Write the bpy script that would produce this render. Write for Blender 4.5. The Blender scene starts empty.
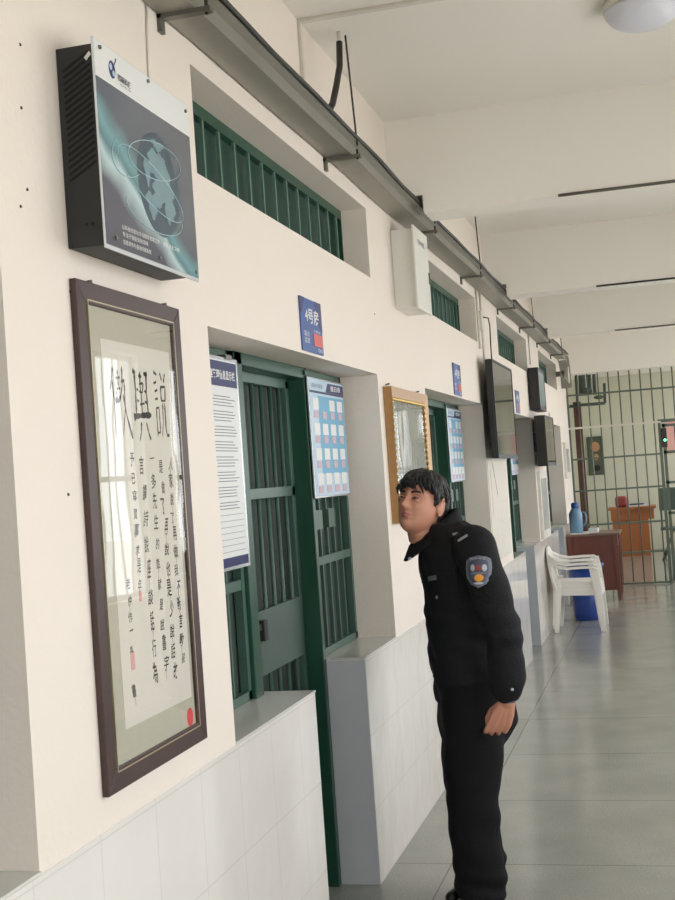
import bpy, math, random
import numpy as np
from mathutils import Vector, Matrix
random.seed(7)
C = bpy.context.scene.collection
WX = -1.254          # plaster face of the left wall
PI = math.pi

# ------------------------------------------------------------------ materials
def srgb(r, g, b):
    f = lambda c: (c/255/12.92) if c/255 <= .04045 else ((c/255+.055)/1.055)**2.4
    return (f(r), f(g), f(b), 1)
def newmat(name):
    m = bpy.data.materials.new(name); m.use_nodes = True
    return m, m.node_tree, m.node_tree.nodes['Principled BSDF']
def mat(name, col, rough=.6, metal=0, var=0, vscale=8, bump=0, bscale=40, spec=.5, coat=0):
    m, nt, p = newmat(name)
    c = srgb(*col)
    p.inputs['Base Color'].default_value = c
    p.inputs['Roughness'].default_value = rough
    p.inputs['Metallic'].default_value = metal
    p.inputs['Specular IOR Level'].default_value = spec
    p.inputs['Coat Weight'].default_value = coat
    tc = nt.nodes.new('ShaderNodeTexCoord')
    if var:
        n = nt.nodes.new('ShaderNodeTexNoise'); n.inputs['Scale'].default_value = vscale; n.inputs['Detail'].default_value = 4
        nt.links.new(tc.outputs['Object'], n.inputs['Vector'])
        r = nt.nodes.new('ShaderNodeMix'); r.data_type = 'RGBA'
        r.inputs[6].default_value = tuple(max(0, x*(1-var)) for x in c[:3])+(1,)
        r.inputs[7].default_value = tuple(min(1, x*(1+var)) for x in c[:3])+(1,)
        nt.links.new(n.outputs['Fac'], r.inputs[0]); nt.links.new(r.outputs[2], p.inputs['Base Color'])
    if bump:
        n2 = nt.nodes.new('ShaderNodeTexNoise'); n2.inputs['Scale'].default_value = bscale; n2.inputs['Detail'].default_value = 3
        nt.links.new(tc.outputs['Object'], n2.inputs['Vector'])
        b = nt.nodes.new('ShaderNodeBump'); b.inputs['Strength'].default_value = bump; b.inputs['Distance'].default_value = .01
        nt.links.new(n2.outputs['Fac'], b.inputs['Height']); nt.links.new(b.outputs['Normal'], p.inputs['Normal'])
    return m
def emis(name, col, s):
    m, nt, p = newmat(name)
    p.inputs['Emission Color'].default_value = srgb(*col); p.inputs['Emission Strength'].default_value = s
    return m
def glass_mat(name, tint=(1, 1, 1, 1), base=.06):
    m, nt, p = newmat(name); nt.nodes.remove(p)
    out = nt.nodes['Material Output']
    t = nt.nodes.new('ShaderNodeBsdfTransparent'); t.inputs[0].default_value = tint
    g = nt.nodes.new('ShaderNodeBsdfGlossy'); g.inputs['Roughness'].default_value = .015
    fr = nt.nodes.new('ShaderNodeFresnel'); fr.inputs['IOR'].default_value = 1.52
    mx = nt.nodes.new('ShaderNodeMixShader'); 
    tc = nt.nodes.new('ShaderNodeTexCoord'); n = nt.nodes.new('ShaderNodeTexNoise'); n.inputs['Scale'].default_value = 2.2
    nt.links.new(tc.outputs['Object'], n.inputs['Vector'])
    b = nt.nodes.new('ShaderNodeBump'); b.inputs['Strength'].default_value = .05; b.inputs['Distance'].default_value = .02
    nt.links.new(n.outputs['Fac'], b.inputs['Height']); nt.links.new(b.outputs['Normal'], g.inputs['Normal'])
    ge = nt.nodes.new('ShaderNodeNewGeometry'); iv = nt.nodes.new('ShaderNodeMath'); iv.operation = 'SUBTRACT'; iv.inputs[0].default_value = 1; nt.links.new(ge.outputs['Backfacing'], iv.inputs[1])
    mu = nt.nodes.new('ShaderNodeMath'); mu.operation = 'MULTIPLY'; nt.links.new(fr.outputs[0], mu.inputs[0]); nt.links.new(iv.outputs[0], mu.inputs[1])
    nt.links.new(mu.outputs[0], mx.inputs[0]); nt.links.new(t.outputs[0], mx.inputs[1]); nt.links.new(g.outputs[0], mx.inputs[2])
    nt.links.new(mx.outputs[0], out.inputs['Surface'])
    return m
def grid_mat(name, col, grout, axes, size, off=(0, 0), gap=.004, rough=.15, var=.04, bump=.1, bscale=3, speck=False, coat=0):
    """stacked tiles drawn from object coordinates (axes e.g. 'YZ')"""
    m, nt, p = newmat(name)
    tc = nt.nodes.new('ShaderNodeTexCoord'); sx = nt.nodes.new('ShaderNodeSeparateXYZ')
    nt.links.new(tc.outputs['Object'], sx.inputs[0])
    facs = []
    for a, s, o in zip(axes, size, off):
        ad = nt.nodes.new('ShaderNodeMath'); ad.operation = 'ADD'; ad.inputs[1].default_value = -o+1000*s
        nt.links.new(sx.outputs[a], ad.inputs[0])
        md = nt.nodes.new('ShaderNodeMath'); md.operation = 'MODULO'; md.inputs[1].default_value = s
        nt.links.new(ad.outputs[0], md.inputs[0])
        lt = nt.nodes.new('ShaderNodeMath'); lt.operation = 'LESS_THAN'; lt.inputs[1].default_value = gap
        nt.links.new(md.outputs[0], lt.inputs[0]); facs.append(lt)
    mx = nt.nodes.new('ShaderNodeMath'); mx.operation = 'MAXIMUM'
    nt.links.new(facs[0].outputs[0], mx.inputs[0]); nt.links.new(facs[1].outputs[0], mx.inputs[1])
    n = nt.nodes.new('ShaderNodeTexNoise'); n.inputs['Scale'].default_value = 130 if speck else 2
    n.inputs['Detail'].default_value = 4 if speck else 2
    nt.links.new(tc.outputs['Object'], n.inputs['Vector'])
    c = srgb(*col)
    r = nt.nodes.new('ShaderNodeValToRGB')
    v = var
    r.color_ramp.elements[0].position = .35; r.color_ramp.elements[1].position = .65
    r.color_ramp.elements[0].color = tuple(x*(1-v) for x in c[:3])+(1,)
    r.color_ramp.elements[1].color = tuple(min(1, x*(1+v)) for x in c[:3])+(1,)
    nt.links.new(n.outputs['Fac'], r.inputs[0])
    last = r.outputs[0]
    if speck:
        n3 = nt.nodes.new('ShaderNodeTexNoise'); n3.inputs['Scale'].default_value = 3; n3.inputs['Detail'].default_value = 5
        nt.links.new(tc.outputs['Object'], n3.inputs['Vector'])
        m3 = nt.nodes.new('ShaderNodeMix'); m3.data_type = 'RGBA'; m3.blend_type = 'MULTIPLY'; m3.inputs[0].default_value = .35
        nt.links.new(last, m3.inputs[6]); nt.links.new(n3.outputs['Fac'], m3.inputs[7]); last = m3.outputs[2]
    mm = nt.nodes.new('ShaderNodeMix'); mm.data_type = 'RGBA'
    nt.links.new(mx.outputs[0], mm.inputs[0]); nt.links.new(last, mm.inputs[6]); mm.inputs[7].default_value = srgb(*grout)
    nt.links.new(mm.outputs[2], p.inputs['Base Color'])
    p.inputs['Roughness'].default_value = rough; p.inputs['Coat Weight'].default_value = coat
    n2 = nt.nodes.new('ShaderNodeTexNoise'); n2.inputs['Scale'].default_value = bscale
    nt.links.new(tc.outputs['Object'], n2.inputs['Vector'])
    b = nt.nodes.new('ShaderNodeBump'); b.inputs['Strength'].default_value = bump; b.inputs['Distance'].default_value = .02
    nt.links.new(n2.outputs['Fac'], b.inputs['Height']); nt.links.new(b.outputs['Normal'], p.inputs['Normal'])
    return m
M = dict(
 plaster=mat('white_plaster', (236, 225, 212), .85, var=.02, vscale=3, bump=.12, bscale=60),
 ceilp=mat('ceiling_plaster', (240, 235, 225), .9, var=.02, vscale=1.5),
 tile=grid_mat('white_wall_tile', (232, 227, 219), (218, 213, 205), 'YZ', (.3, .3), (.1, .0), .004, .12, .015, .25, 4),
 endgrey=mat('grey_tile', (196, 198, 202), .4, var=.03),
 sill=mat('sill_tile', (214, 212, 204), .12, var=.02),
 floor=grid_mat('terrazzo', (166, 166, 157), (112, 110, 103), 'XY', (1.0, 1.0), (-1.01, 5.235), .007, .16, .14, .06, 2.5, True),
 green=mat('green_gloss_paint', (30, 74, 56), .35, var=.1, vscale=5, bump=.05),
 greenl=mat('green_bar_paint', (70, 98, 86), .4, var=.12, vscale=9),
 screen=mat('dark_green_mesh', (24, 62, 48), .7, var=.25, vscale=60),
 screen2=mat('dark_cell_backing', (52, 66, 58), .7, var=.3, vscale=30),  # fine mesh as opaque colour, with the dark of the cells painted in
 plate=mat('green_lock_plate', (74, 98, 88), .45, var=.1, vscale=6),
 steel=mat('dull_steel', (120, 118, 110), .45, .8, var=.1),
 zinc=mat('galvanised_sheet', (152, 149, 138), .42, .4, var=.12, vscale=5, bump=.06, bscale=12),
 dark=mat('dark_steel', (52, 50, 46), .5, .3),
 hose=mat('black_hose', (48, 44, 40), .6),
 pvc=mat('white_pvc', (218, 212, 200), .4),
 boxp=mat('offwhite_enamel', (226, 224, 214), .4, var=.02),
 black=mat('black_metal', (44, 44, 43), .5, .2),
 blackh=mat('vent_hole', (14, 14, 14), .9),
 acryl=mat('acrylic_edge', (205, 207, 207), .15),
 rose=mat('dark_rosewood', (66, 46, 42), .45, var=.15, vscale=20),
 goldl=mat('gold_line', (196, 182, 150), .35, .6),
 silk=mat('beige_silk_mount', (186, 182, 162), .7, var=.05, vscale=60),
 paper=mat('rice_paper', (222, 216, 202), .85, var=.02, vscale=20),
 ink=mat('black_ink', (40, 38, 36), .8),
 ink2=mat('grey_ink', (78, 74, 70), .8),
 seal=mat('pale_red_seal', (226, 168, 160), .8), sealred=mat('red_sticker', (214, 62, 66), .7),
 glass=glass_mat('picture_glass'),
 white=mat('white_print', (226, 226, 222), .5), navy=mat('navy_print', (38, 44, 92), .5),
 txt=mat('grey_print', (120, 120, 122), .6), blue=mat('light_blue_print', (108, 168, 198), .5),
 greenb=mat('pale_green_bar', (92, 124, 108), .4, var=.12, vscale=9),
 plaqb=mat('plaque_blue', (56, 88, 150), .4),
 skyb=mat('pale_blue_print', (186, 206, 220), .5), blueq=mat('blue_print', (52, 104, 176), .5),
 purp=mat('purple_blue_print', (58, 62, 110), .5), redc=mat('pink_red_card', (214, 108, 104), .6),
 pinkp=mat('pale_pink_print', (200, 176, 184), .6),
 alu=mat('aluminium_edge', (200, 204, 206), .25, .7),
 goldf=mat('gilded_wood', (170, 130, 84), .35, .35, var=.15, vscale=30),
 goldb=mat('gold_bead', (224, 190, 120), .25, .6),
 skin=mat('skin', (196, 138, 112), .5, var=.04, vscale=25), lip=mat('lip', (172, 98, 90), .45),
 hair=mat('black_hair', (22, 19, 18), .55, bump=.6, bscale=90), eyew=mat('eye_white', (225, 220, 215), .2),
 iris=mat('dark_iris', (30, 20, 16), .15),
 cloth=mat('black_uniform_cloth', (24, 24, 26), .8, var=.2, vscale=30, bump=.3, bscale=120, spec=.25),
 trous=mat('black_trouser_cloth', (20, 20, 22), .85, bump=.3, bscale=120, spec=.2),
 shoe=mat('black_leather', (16, 15, 15), .3), silver=mat('silver_thread', (176, 180, 186), .4, .3),
 badge=mat('grey_badge', (106, 110, 122), .6), badgeb=mat('dark_blue_badge', (74, 78, 96), .6),
 badger=mat('red_badge', (140, 60, 62), .6), badgey=mat('orange_badge', (236, 158, 52), .6),
 plast=mat('white_plastic', (234, 230, 222), .35), binb=mat('blue_plastic', (34, 66, 142), .4),
 brown=mat('red_brown_wood', (112, 62, 48), .4, var=.15, vscale=9), oran=mat('orange_wood', (172, 104, 60), .5, var=.1, vscale=8),
 desktop=mat('desk_top', (128, 100, 84), .4), therm=mat('blue_flask', (112, 148, 172), .35), thermd=mat('blue_flask_lid', (44, 84, 152), .4),
 barg=mat('grey_green_bar', (92, 102, 88), .45, var=.1), farw=mat('pale_green_wall', (212, 210, 190), .85),
 maroon=mat('maroon_pipe', (96, 62, 54), .5), pipeg=mat('green_grey_pipe', (74, 88, 78), .5, var=.2, vscale=20),
 scr=mat('tv_glass', (16, 18, 18), .06), scrc=mat('cyan_screen', (140, 162, 166), .2), led=emis('green_led', (40, 255, 150), 3),
 pink=mat('pink_board', (232, 176, 168), .6), redf=mat('dull_red_fabric', (150, 66, 62), .7),
 dome=mat('opal_lamp_cover', (222, 222, 230), .35),
 out=mat('outside_ground', (235, 232, 226), .9), pict=mat('dark_picture', (92, 100, 78), .6), picto=mat('orange_picture', (196, 140, 104), .6),
 globe=mat('globe_grey', (72, 88, 98), .4), globel=mat('globe_land', (124, 150, 156), .4), glow=mat('pale_ring_print', (176, 206, 208), .4),
)
def poster_bg():
    m, nt, p = newmat('earth_poster_print')
    tc = nt.nodes.new('ShaderNodeTexCoord'); sx = nt.nodes.new('ShaderNodeSeparateXYZ'); nt.links.new(tc.outputs['Object'], sx.inputs[0])
    # diagonal printed light streak over slate grey print
    sz = nt.nodes.new('ShaderNodeMath'); sz.operation = 'MULTIPLY_ADD'; sz.inputs[1].default_value = .52
    nt.links.new(sx.outputs['Y'], sz.inputs[0]); nt.links.new(sx.outputs['Z'], sz.inputs[2])
    nz = nt.nodes.new('ShaderNodeTexNoise'); nz.inputs['Scale'].default_value = 5
    nt.links.new(tc.outputs['Object'], nz.inputs['Vector'])
    w = nt.nodes.new('ShaderNodeMath'); w.operation = 'MULTIPLY_ADD'; w.inputs[1].default_value = .12; nt.links.new(nz.outputs['Fac'], w.inputs[0]); nt.links.new(sz.outputs[0], w.inputs[2])
    mr = nt.nodes.new('ShaderNodeMapRange'); mr.inputs[1].default_value = -.25; mr.inputs[2].default_value = .65; nt.links.new(w.outputs[0], mr.inputs[0]); w = mr
    r = nt.nodes.new('ShaderNodeValToRGB')
    e = r.color_ramp.elements
    e[0].position = .0; e[0].color = srgb(84, 84, 94); e[1].position = 1; e[1].color = srgb(104, 106, 112)
    x = e.new(.38); x.color = srgb(92, 92, 102); x = e.new(.45); x.color = srgb(190, 212, 212); x = e.new(.48); x.color = srgb(96, 132, 138); x = e.new(.515); x.color = srgb(120, 164, 168); x = e.new(.57); x.color = srgb(98, 104, 112)
    nt.links.new(w.outputs['Result'], r.inputs[0]); nt.links.new(r.outputs[0], p.inputs['Base Color'])
    p.inputs['Roughness'].default_value = .12
    return m
M['poster'] = poster_bg()

# ------------------------------------------------------------------ mesh helpers
class MB:
    def __init__(s): s.v = []; s.f = []; s.m = []; s.sm = []
    def add(s, vs, fs, mi=0, smooth=False):
        o = len(s.v); s.v += [tuple(map(float, v)) for v in vs]
        for f in fs: s.f.append(tuple(i+o for i in f)); s.m.append(mi); s.sm.append(smooth)
        return s
    def box(s, x0, x1, y0, y1, z0, z1, mi=0):
        v = [(x, y, z) for x in (x0, x1) for y in (y0, y1) for z in (z0, z1)]
        return s.add(v, [(0,1,3,2), (4,6,7,5), (0,4,5,1), (2,3,7,6), (0,2,6,4), (1,5,7,3)], mi)
    def tube(s, pts, rad, n=10, mi=0, flat=1.0, cap=True, ref=None):
        pts = [Vector(p) for p in pts]
        if not hasattr(rad, '__len__'): rad = [rad]*len(pts)
        rings = []; prev = None
        for i, p in enumerate(pts):
            t = (pts[min(i+1, len(pts)-1)]-pts[max(i-1, 0)]).normalized()
            if prev is None:
                a = Vector(ref) if ref else (Vector((0, 0, 1)) if abs(t.z) < .9 else Vector((1, 0, 0)))
                u = (a-t*a.dot(t)).normalized()
            else: u = (prev-t*prev.dot(t)).normalized()
            prev = u; w = t.cross(u)
            rings.append([p+u*math.cos(2*PI*k/n)*rad[i]+w*math.sin(2*PI*k/n)*rad[i]*flat for k in range(n)])
        s.loft(rings, mi, cap); return s
    def loft(s, rings, mi=0, cap=True, smooth=True):
        n = len(rings[0]); v = [p for r in rings for p in r]; f = []
        for i in range(len(rings)-1):
            for k in range(n):
                f.append((i*n+k, i*n+(k+1) % n, (i+1)*n+(k+1) % n, (i+1)*n+k))
        s.add(v, f, mi, smooth)
        if cap:
            o = len(s.v)-len(v)
            s.f.append(tuple(o+k for k in reversed(range(n)))); s.m.append(mi); s.sm.append(False)
            s.f.append(tuple(o+(len(rings)-1)*n+k for k in range(n))); s.m.append(mi); s.sm.append(False)
        return s
    def limb(s, pts, rad, n=16, mi=0, flat=1.0, ref=None):
        """tapered limb with rounded ends"""
        P = [Vector(p) for p in pts]; d0 = (P[0]-P[1]).normalized(); d1 = (P[-1]-P[-2]).normalized()
        hp, hr = [], []
        for a in (80, 60, 40, 20):
            hp.append(P[0]+d0*rad[0]*math.sin(math.radians(a))); hr.append(rad[0]*math.cos(math.radians(a)))
        tp, tr = [], []
        for a in (20, 40, 60, 80):
            tp.append(P[-1]+d1*rad[-1]*math.sin(math.radians(a))); tr.append(rad[-1]*math.cos(math.radians(a)))
        # densify
        Q, R = [], []
        for i in range(len(P)-1):
            for k in range(4):
                t = k/4; Q.append(P[i].lerp(P[i+1], t)); R.append(rad[i]*(1-t)+rad[i+1]*t)
        Q.append(P[-1]); R.append(rad[-1])
        return s.tube(hp+Q+tp, hr+R+tr, n, mi, flat, ref=ref)
    def ell(s, c, r, n=20, m=14, mi=0, rot=None):
        rings = []
        for i in range(1, m):
            a = PI*i/m
            rg = []
            for k in range(n):
                p = Vector((r[0]*math.sin(a)*math.cos(2*PI*k/n), r[1]*math.sin(a)*math.sin(2*PI*k/n), -r[2]*math.cos(a)))
                if rot: p = rot @ p
                rg.append(Vector(c)+p)
            rings.append(rg)
        return s.loft(rings, mi)
    def poly(s, pts, n_dir, th, mi=0):
        """extruded flat polygon; pts 3d, n_dir = thickness direction"""
        d = Vector(n_dir)*th; n = len(pts); v = [Vector(p) for p in pts]
        vv = v+[p+d for p in v]
        f = [tuple(reversed(range(n))), tuple(range(n, 2*n))]+[(k, (k+1) % n, n+(k+1) % n, n+k) for k in range(n)]
        return s.add(vv, f, mi)
    def lathe(s, c, prof, n=24, mi=0):
        return s.loft([[Vector((c[0]+r*math.cos(2*PI*k/n), c[1]+r*math.sin(2*PI*k/n), c[2]+z)) for k in range(n)] for r, z in prof], mi)

def link(name, mb, mats, parent=None, bevel=0, origin=None):
    """one mesh object. vertices of mb are world coordinates; children share the origin of their thing"""
    me = bpy.data.meshes.new(name)
    root = parent
    while root is not None and root.parent is not None: root = root.parent
    o3 = Vector(root.location) if root is not None else Vector(origin or (0, 0, 0))
    me.from_pydata([tuple(Vector(v)-o3) for v in mb.v], [], mb.f)
    if not isinstance(mats, (list, tuple)): mats = [mats]
    for m in mats: me.materials.append(M[m] if isinstance(m, str) else m)
    me.polygons.foreach_set('material_index', mb.m); me.polygons.foreach_set('use_smooth', mb.sm); me.update()
    import bmesh
    bm = bmesh.new(); bm.from_mesh(me); bmesh.ops.recalc_face_normals(bm, faces=bm.faces); bm.to_mesh(me); bm.free()
    o = bpy.data.objects.new(name, me); C.objects.link(o)
    if parent is not None: o.parent = parent
    else: o.location = o3
    if bevel:
        b = o.modifiers.new('bevel', 'BEVEL'); b.width = bevel; b.segments = 2; b.limit_method = 'ANGLE'
    return o
def tag(o, label, cat, group=None, kind=None):
    o['label'] = label; o['category'] = cat
    if group: o['group'] = group
    if kind: o['kind'] = kind
    return o
def empty(name, loc, kind=None):
    o = bpy.data.objects.new(name, None); C.objects.link(o); o.location = loc; o.empty_display_size = .1
    if kind: o['kind'] = kind
    return o
def struct(name, mb, mats, parent=None, **k):
    o = link(name, mb, mats, parent, **k)
    if parent is None: o['kind'] = 'structure'
    return o
def dup(o, dloc=(0, 0, 0), parent=None):
    c = o.copy(); C.objects.link(c)
    if parent is not None: c.parent = parent
    else: c.location = Vector(o.location)+Vector(dloc)
    for ch in list(o.children): dup(ch, parent=c)
    return c
def text_mb(s, org, right, up, w, h, th=.0008, bold=0, shear=0):
    """text turned into mesh, fitted into the box w x h from org (lower-left) along right/up"""
    cu = bpy.data.curves.new('t', 'FONT'); cu.body = s; cu.resolution_u = 3; cu.offset = bold; cu.fill_mode = 'FRONT'
    ob = bpy.data.objects.new('t', cu); C.objects.link(ob)
    dg = bpy.context.evaluated_depsgraph_get(); me = ob.evaluated_get(dg).to_mesh()
    vs = [v.co.copy() for v in me.vertices]; fs = [tuple(p.vertices) for p in me.polygons]
    ob.evaluated_get(dg).to_mesh_clear(); bpy.data.objects.remove(ob); bpy.data.curves.remove(cu)
    mb = MB()
    if not vs: return mb
    x0 = min(v.x for v in vs); x1 = max(v.x for v in vs); y0 = min(v.y for v in vs); y1 = max(v.y for v in vs)
    R, U = Vector(right), Vector(up); N = R.cross(U)
    sx = w/max(1e-6, x1-x0); sy = h/max(1e-6, y1-y0)
    P = [Vector(org)+R*((v.x-x0)*sx+shear*(v.y-y0)*sy)+U*((v.y-y0)*sy)+N*th for v in vs]
    mb.add(P, fs); return mb
def join(*mbs):
    r = MB()
    for m in mbs:
        o = len(r.v); r.v += m.v; r.f += [tuple(i+o for i in f) for f in m.f]; r.m += m.m; r.sm += m.sm
    return r
WR, WU = (0, 1, 0), (0, 0, 1)      # along the left wall / up; normal = +X
def remesh(o, vox, smooth=6, fac=.5):
    r = o.modifiers.new('r', 'REMESH'); r.mode = 'VOXEL'; r.voxel_size = vox; r.use_smooth_shade = True
    sm = o.modifiers.new('s', 'SMOOTH'); sm.iterations = smooth; sm.factor = fac
    dg = bpy.context.evaluated_depsgraph_get(); dg.update()
    me = bpy.data.meshes.new_from_object(o.evaluated_get(dg))
    mats = [m for m in o.data.materials]
    o.modifiers.clear(); o.data = me
    me.materials.clear()
    for m in mats: me.materials.append(m)
    me.polygons.foreach_set('use_smooth', [True]*len(me.polygons))
    return o

# ------------------------------------------------------------------ setting
PER = 3.335; Y0 = 3.39      # bay rhythm of the cell fronts
BAYS = [Y0+PER*i for i in range(-2, 4)]       # left edges of the openings
OPW = 2.18; HW = .82; GAP = .75               # opening width, left half wall, gate gap
YEND = 16.96
# left wall with its openings
mb = MB(); T = .20; xi = WX-T
edges = [-3.3]+[e for b in BAYS for e in (b, min(b+OPW, YEND))]+[YEND]
for i in range(0, len(edges)-1, 2): mb.box(xi, WX, edges[i], edges[i+1], .915, 3.43)      # piers
for b in BAYS:
    e = min(b+OPW, YEND)
    mb.box(xi, WX, b, e, 2.12, 2.565); mb.box(xi, WX, b, e, 2.885, 3.43)
wall_left = struct('wall_left', mb, 'plaster')
mb = MB()
ys = [-3.3]
for b in BAYS: ys += [b+HW, b+HW+GAP]
ys.append(YEND)
for i in range(0, len(ys)-1, 2): mb.box(xi, WX+.003, ys[i], ys[i+1], 0, .915)
struct('tile_dado', mb, 'tile', wall_left)
mb = MB()
for b in BAYS: mb.box(xi, WX+.001, b+HW+GAP-.002, b+HW+GAP, .0, .912); mb.box(xi, WX+.001, b+HW, b+HW+.002, 0, .912)
struct('dado_end', mb, 'endgrey', wall_left)
mb = MB()
for b in BAYS:
    mb.box(xi, WX+.006, b, b+HW+.003, .915, .923)
    mb.box(xi, WX+.006, b+HW+GAP-.003, min(b+OPW, YEND), .915, .923)
struct('sill', mb, 'sill', wall_left, bevel=.002)
mb = MB()
for (y, z) in [(2.373, 2.612), (2.36, 2.474), (2.363, 2.302), (2.459, 1.659), (2.531, 2.108), (5.6, 2.4), (2.33, 2.26)]:
    mb.tube([(WX-.002, y, z), (WX+.002, y, z+.001)], .0035, 8)
struct('nail_hole', mb, 'dark', wall_left)
wb = MB(); wb.box(-1.5, -.55, -3.5, -3.3, 0, 3.43); wb.box(1.35, 1.9, -3.5, -3.3, 0, 3.43); wb.box(-.55, 1.35, -3.5, -3.3, 0, .7); wb.box(-.55, 1.35, -3.5, -3.3, 2.6, 3.43)  # opening in this unseen wall is added to brighten faces towards the camera
struct('wall_back', wb, 'plaster')
struct('floor', MB().box(-2.2, 2.4, -3.5, 23.7, -.12, 0), 'floor')
ceil = struct('ceiling', MB().box(-1.46, 1.75, -3.5, 17.2, 3.43, 3.6), 'ceilp')
for y in [2.80-PER, 2.80, 6.13, 9.46, 12.80]:
    bmm = MB().poly([(WX-.02, y, 3.45), (1.75, y, 3.45), (1.75, y, 2.95), (-1.085, y, 2.95), (-1.085, y, 3.04), (WX-.02, y, 3.04)], (0, 1, 0), .24)
    struct('ceiling_beam', bmm, 'ceilp', ceil)
struct('ceiling_beam', MB().box(WX-.2, 1.75, 16.75, 17.1, 2.83, 3.45), 'ceilp', ceil)
# right wall: tall barred window bays
RX = 1.55
wr = MB(); wr.box(RX, RX+.2, -3.3, 23.5, 0, .85); wr.box(RX, RX+.2, -3.3, 23.5, 2.75, 3.43)
PI_Y = [y+.12 for y in (-.535, 2.8, 6.13, 9.46, 12.8, 16.9, 20.2)]
for y in PI_Y: wr.box(RX, RX+.2, y-.3, y+.3, .85, 2.75)
wr.box(RX, RX+.2, -3.3, -2.9, .85, 2.75); wr.box(RX, RX+.2, 23.2, 23.5, .85, 2.75)
struct('wall_right', wr, 'plaster')
seg = [(-2.9, PI_Y[0]-.3)]+[(PI_Y[i]+.3, PI_Y[i+1]-.3) for i in range(6)]+[(PI_Y[6]+.3, 23.2)]  # last two bays, beyond the bars, are added to light the far room
for i, (a, b) in enumerate(seg):
    w = empty('window_%d' % (i+1), (RX+.1, (a+b)/2, .85), 'structure')
    fr = MB()
    for z in (.85, 1.75, 2.71): fr.box(RX+.08, RX+.12, a, b, z, z+.04)
    n = 4
    for k in range(n+1):
        y = a+(b-a-.04)*k/n; fr.box(RX+.08, RX+.12, y, y+.04, .85, 2.75)
    link('window_frame', fr, 'alu', w)
    bb = MB()
    k = a+.12
    while k < b-.05: bb.tube([(RX+.15, k, .85), (RX+.15, k, 2.75)], .008, 6); k += .14
    link('window_bars', bb, 'barg', w)

# transom grilles above the gates (windows into the cells)
def transom(b, idx):
    w = empty('window_%d' % idx, (WX-.12, b, 2.565), 'structure')
    x = WX-.118; e = min(b+2.2, YEND)
    fr = MB(); fr.box(x-.03, x, b, e, 2.565, 2.59); fr.box(x-.03, x, b, e, 2.845, 2.885)
    fr.box(x-.03, x, b, b+.03, 2.59, 2.845); fr.box(x-.03, x, e-.03, e, 2.59, 2.845)
    link('window_frame', fr, 'green', w)
    link('opaque_backing', MB().box(x-.04, x-.03, b, e, 2.59, 2.845), 'screen', w)
    n = 14
    for k in range(n):
        y = b+.1+(e-b-.2)*k/(n-1)
        link('grille_bar', MB().box(x-.012, x-.002, y-.007, y+.007, 2.58, 2.85), 'greenb', w)
for i, b in enumerate(BAYS[1:]): transom(b, 9+i)

# barred cell fronts (gate with fixed panels each side)
def gate(b, idx):
    g = empty('door_%d' % idx, (WX-.16, b, 0), 'structure')
    xf = -1.43; e = min(b+OPW, YEND)
    # fixed panels
    def panel(y0, y1, nb):
        fr = MB(); z0 = .925
        fr.box(xf-.03, xf, y0, y0+.03, z0, 2.12); fr.box(xf-.03, xf, y1-.03, y1, z0, 2.12)
        fr.box(xf-.03, xf, y0, y1, z0, z0+.03); fr.box(xf-.03, xf, y0, y1, 2.09, 2.118)
        fr.box(xf-.03, xf-.002, y0, y1, 1.30, 1.335)
        p = link('fixed_grille', fr, 'greenl', g)
        for k in range(nb):
            y = y0+.03+(y1-y0-.06)*(k+1)/(nb+1)
            link('grille_bar', MB().box(xf-.025, xf-.008, y-.008, y+.008, z0, 2.1), 'greenl', p)
        link('opaque_backing', MB().box(xf-.045, xf-.035, y0, y1, z0, 2.11), 'screen2', p)  # opaque sheet standing in for the dark cell interior
        return p
    panel(b+.005, b+.67, 4)
    pr = panel(b+1.565, e-.005, 4)
    for yy in (b+1.6, b+1.8): link('stiffener_plate', MB().box(xf-.03, xf+.004, yy, yy+.1, 1.45, 1.53), 'greenl', pr)
    # outer frame of the gate
    fr = MB()
    fr.box(xf-.10, xf+.015, b+.675, b+.755, .923, 2.12)
    fr.box(xf-.10, xf+.015, b+1.53, b+1.57, 0, 2.12); fr.box(xf-.10, xf+.015, b+.675, b+1.57, 2.075, 2.12)
    link('gate_frame', fr, 'green', g, bevel=.003)
    # the leaf, set back
    xl = -1.485
    y0, y1 = b+.765, b+1.525
    lf = MB(); 
    lf.box(xl-.03, xl, y0, y0+.04, .03, 2.07); lf.box(xl-.03, xl, y1-.04, y1, .03, 2.07)
    for z in (.03, 1.60, 2.035): lf.box(xl-.03, xl, y0, y1, z, z+.04)
    leaf = link('gate_leaf', lf, 'greenl', g, bevel=.002)
    for k in range(6):
        y = y0+.04+(y1-y0-.08)*(k+.5)/6
        link('gate_bar', MB().tube([(xl-.015, y, .06), (xl-.015, y, 2.04)], .009, 8), 'greenl', leaf)
    link('lock_plate', MB().box(xl-.02, xl+.004, y0+.03, y1-.03, .955, 1.19), 'plate', leaf, bevel=.002)
    pb = MB(); pb.box(xl+.004, xl+.022, y0+.05, y0+.20, 1.125, 1.15); pb.box(xl+.004, xl+.03, y0+.05, y0+.10, 1.10, 1.165)
    pb.box(xl+.004, xl+.03, y0+.16, y0+.20, 1.085, 1.16)
    link('door_bolt', pb, 'dark', leaf, bevel=.003)
    pk = MB(); pk.box(xl+.008, xl+.034, y0+.06, y0+.125, 1.035, 1.085)
    pk.tube([(xl+.018, y0+.083, 1.085), (xl+.018, y0+.083, 1.105), (xl+.018, y0+.097, 1.118), (xl+.018, y0+.112, 1.105), (xl+.018, y0+.112, 1.085)], .004, 8)
    link('padlock', pk, 'steel', leaf, bevel=.002)
    link('opaque_backing', MB().box(xl-.045, xl-.035, y0, y1, .03, 2.06), 'screen2', g)  # solid sheet behind the leaf, its colour carries the darkness of the cell
    return g
for i, b in enumerate(BAYS[1:]): gate(b, i+1)
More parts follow.
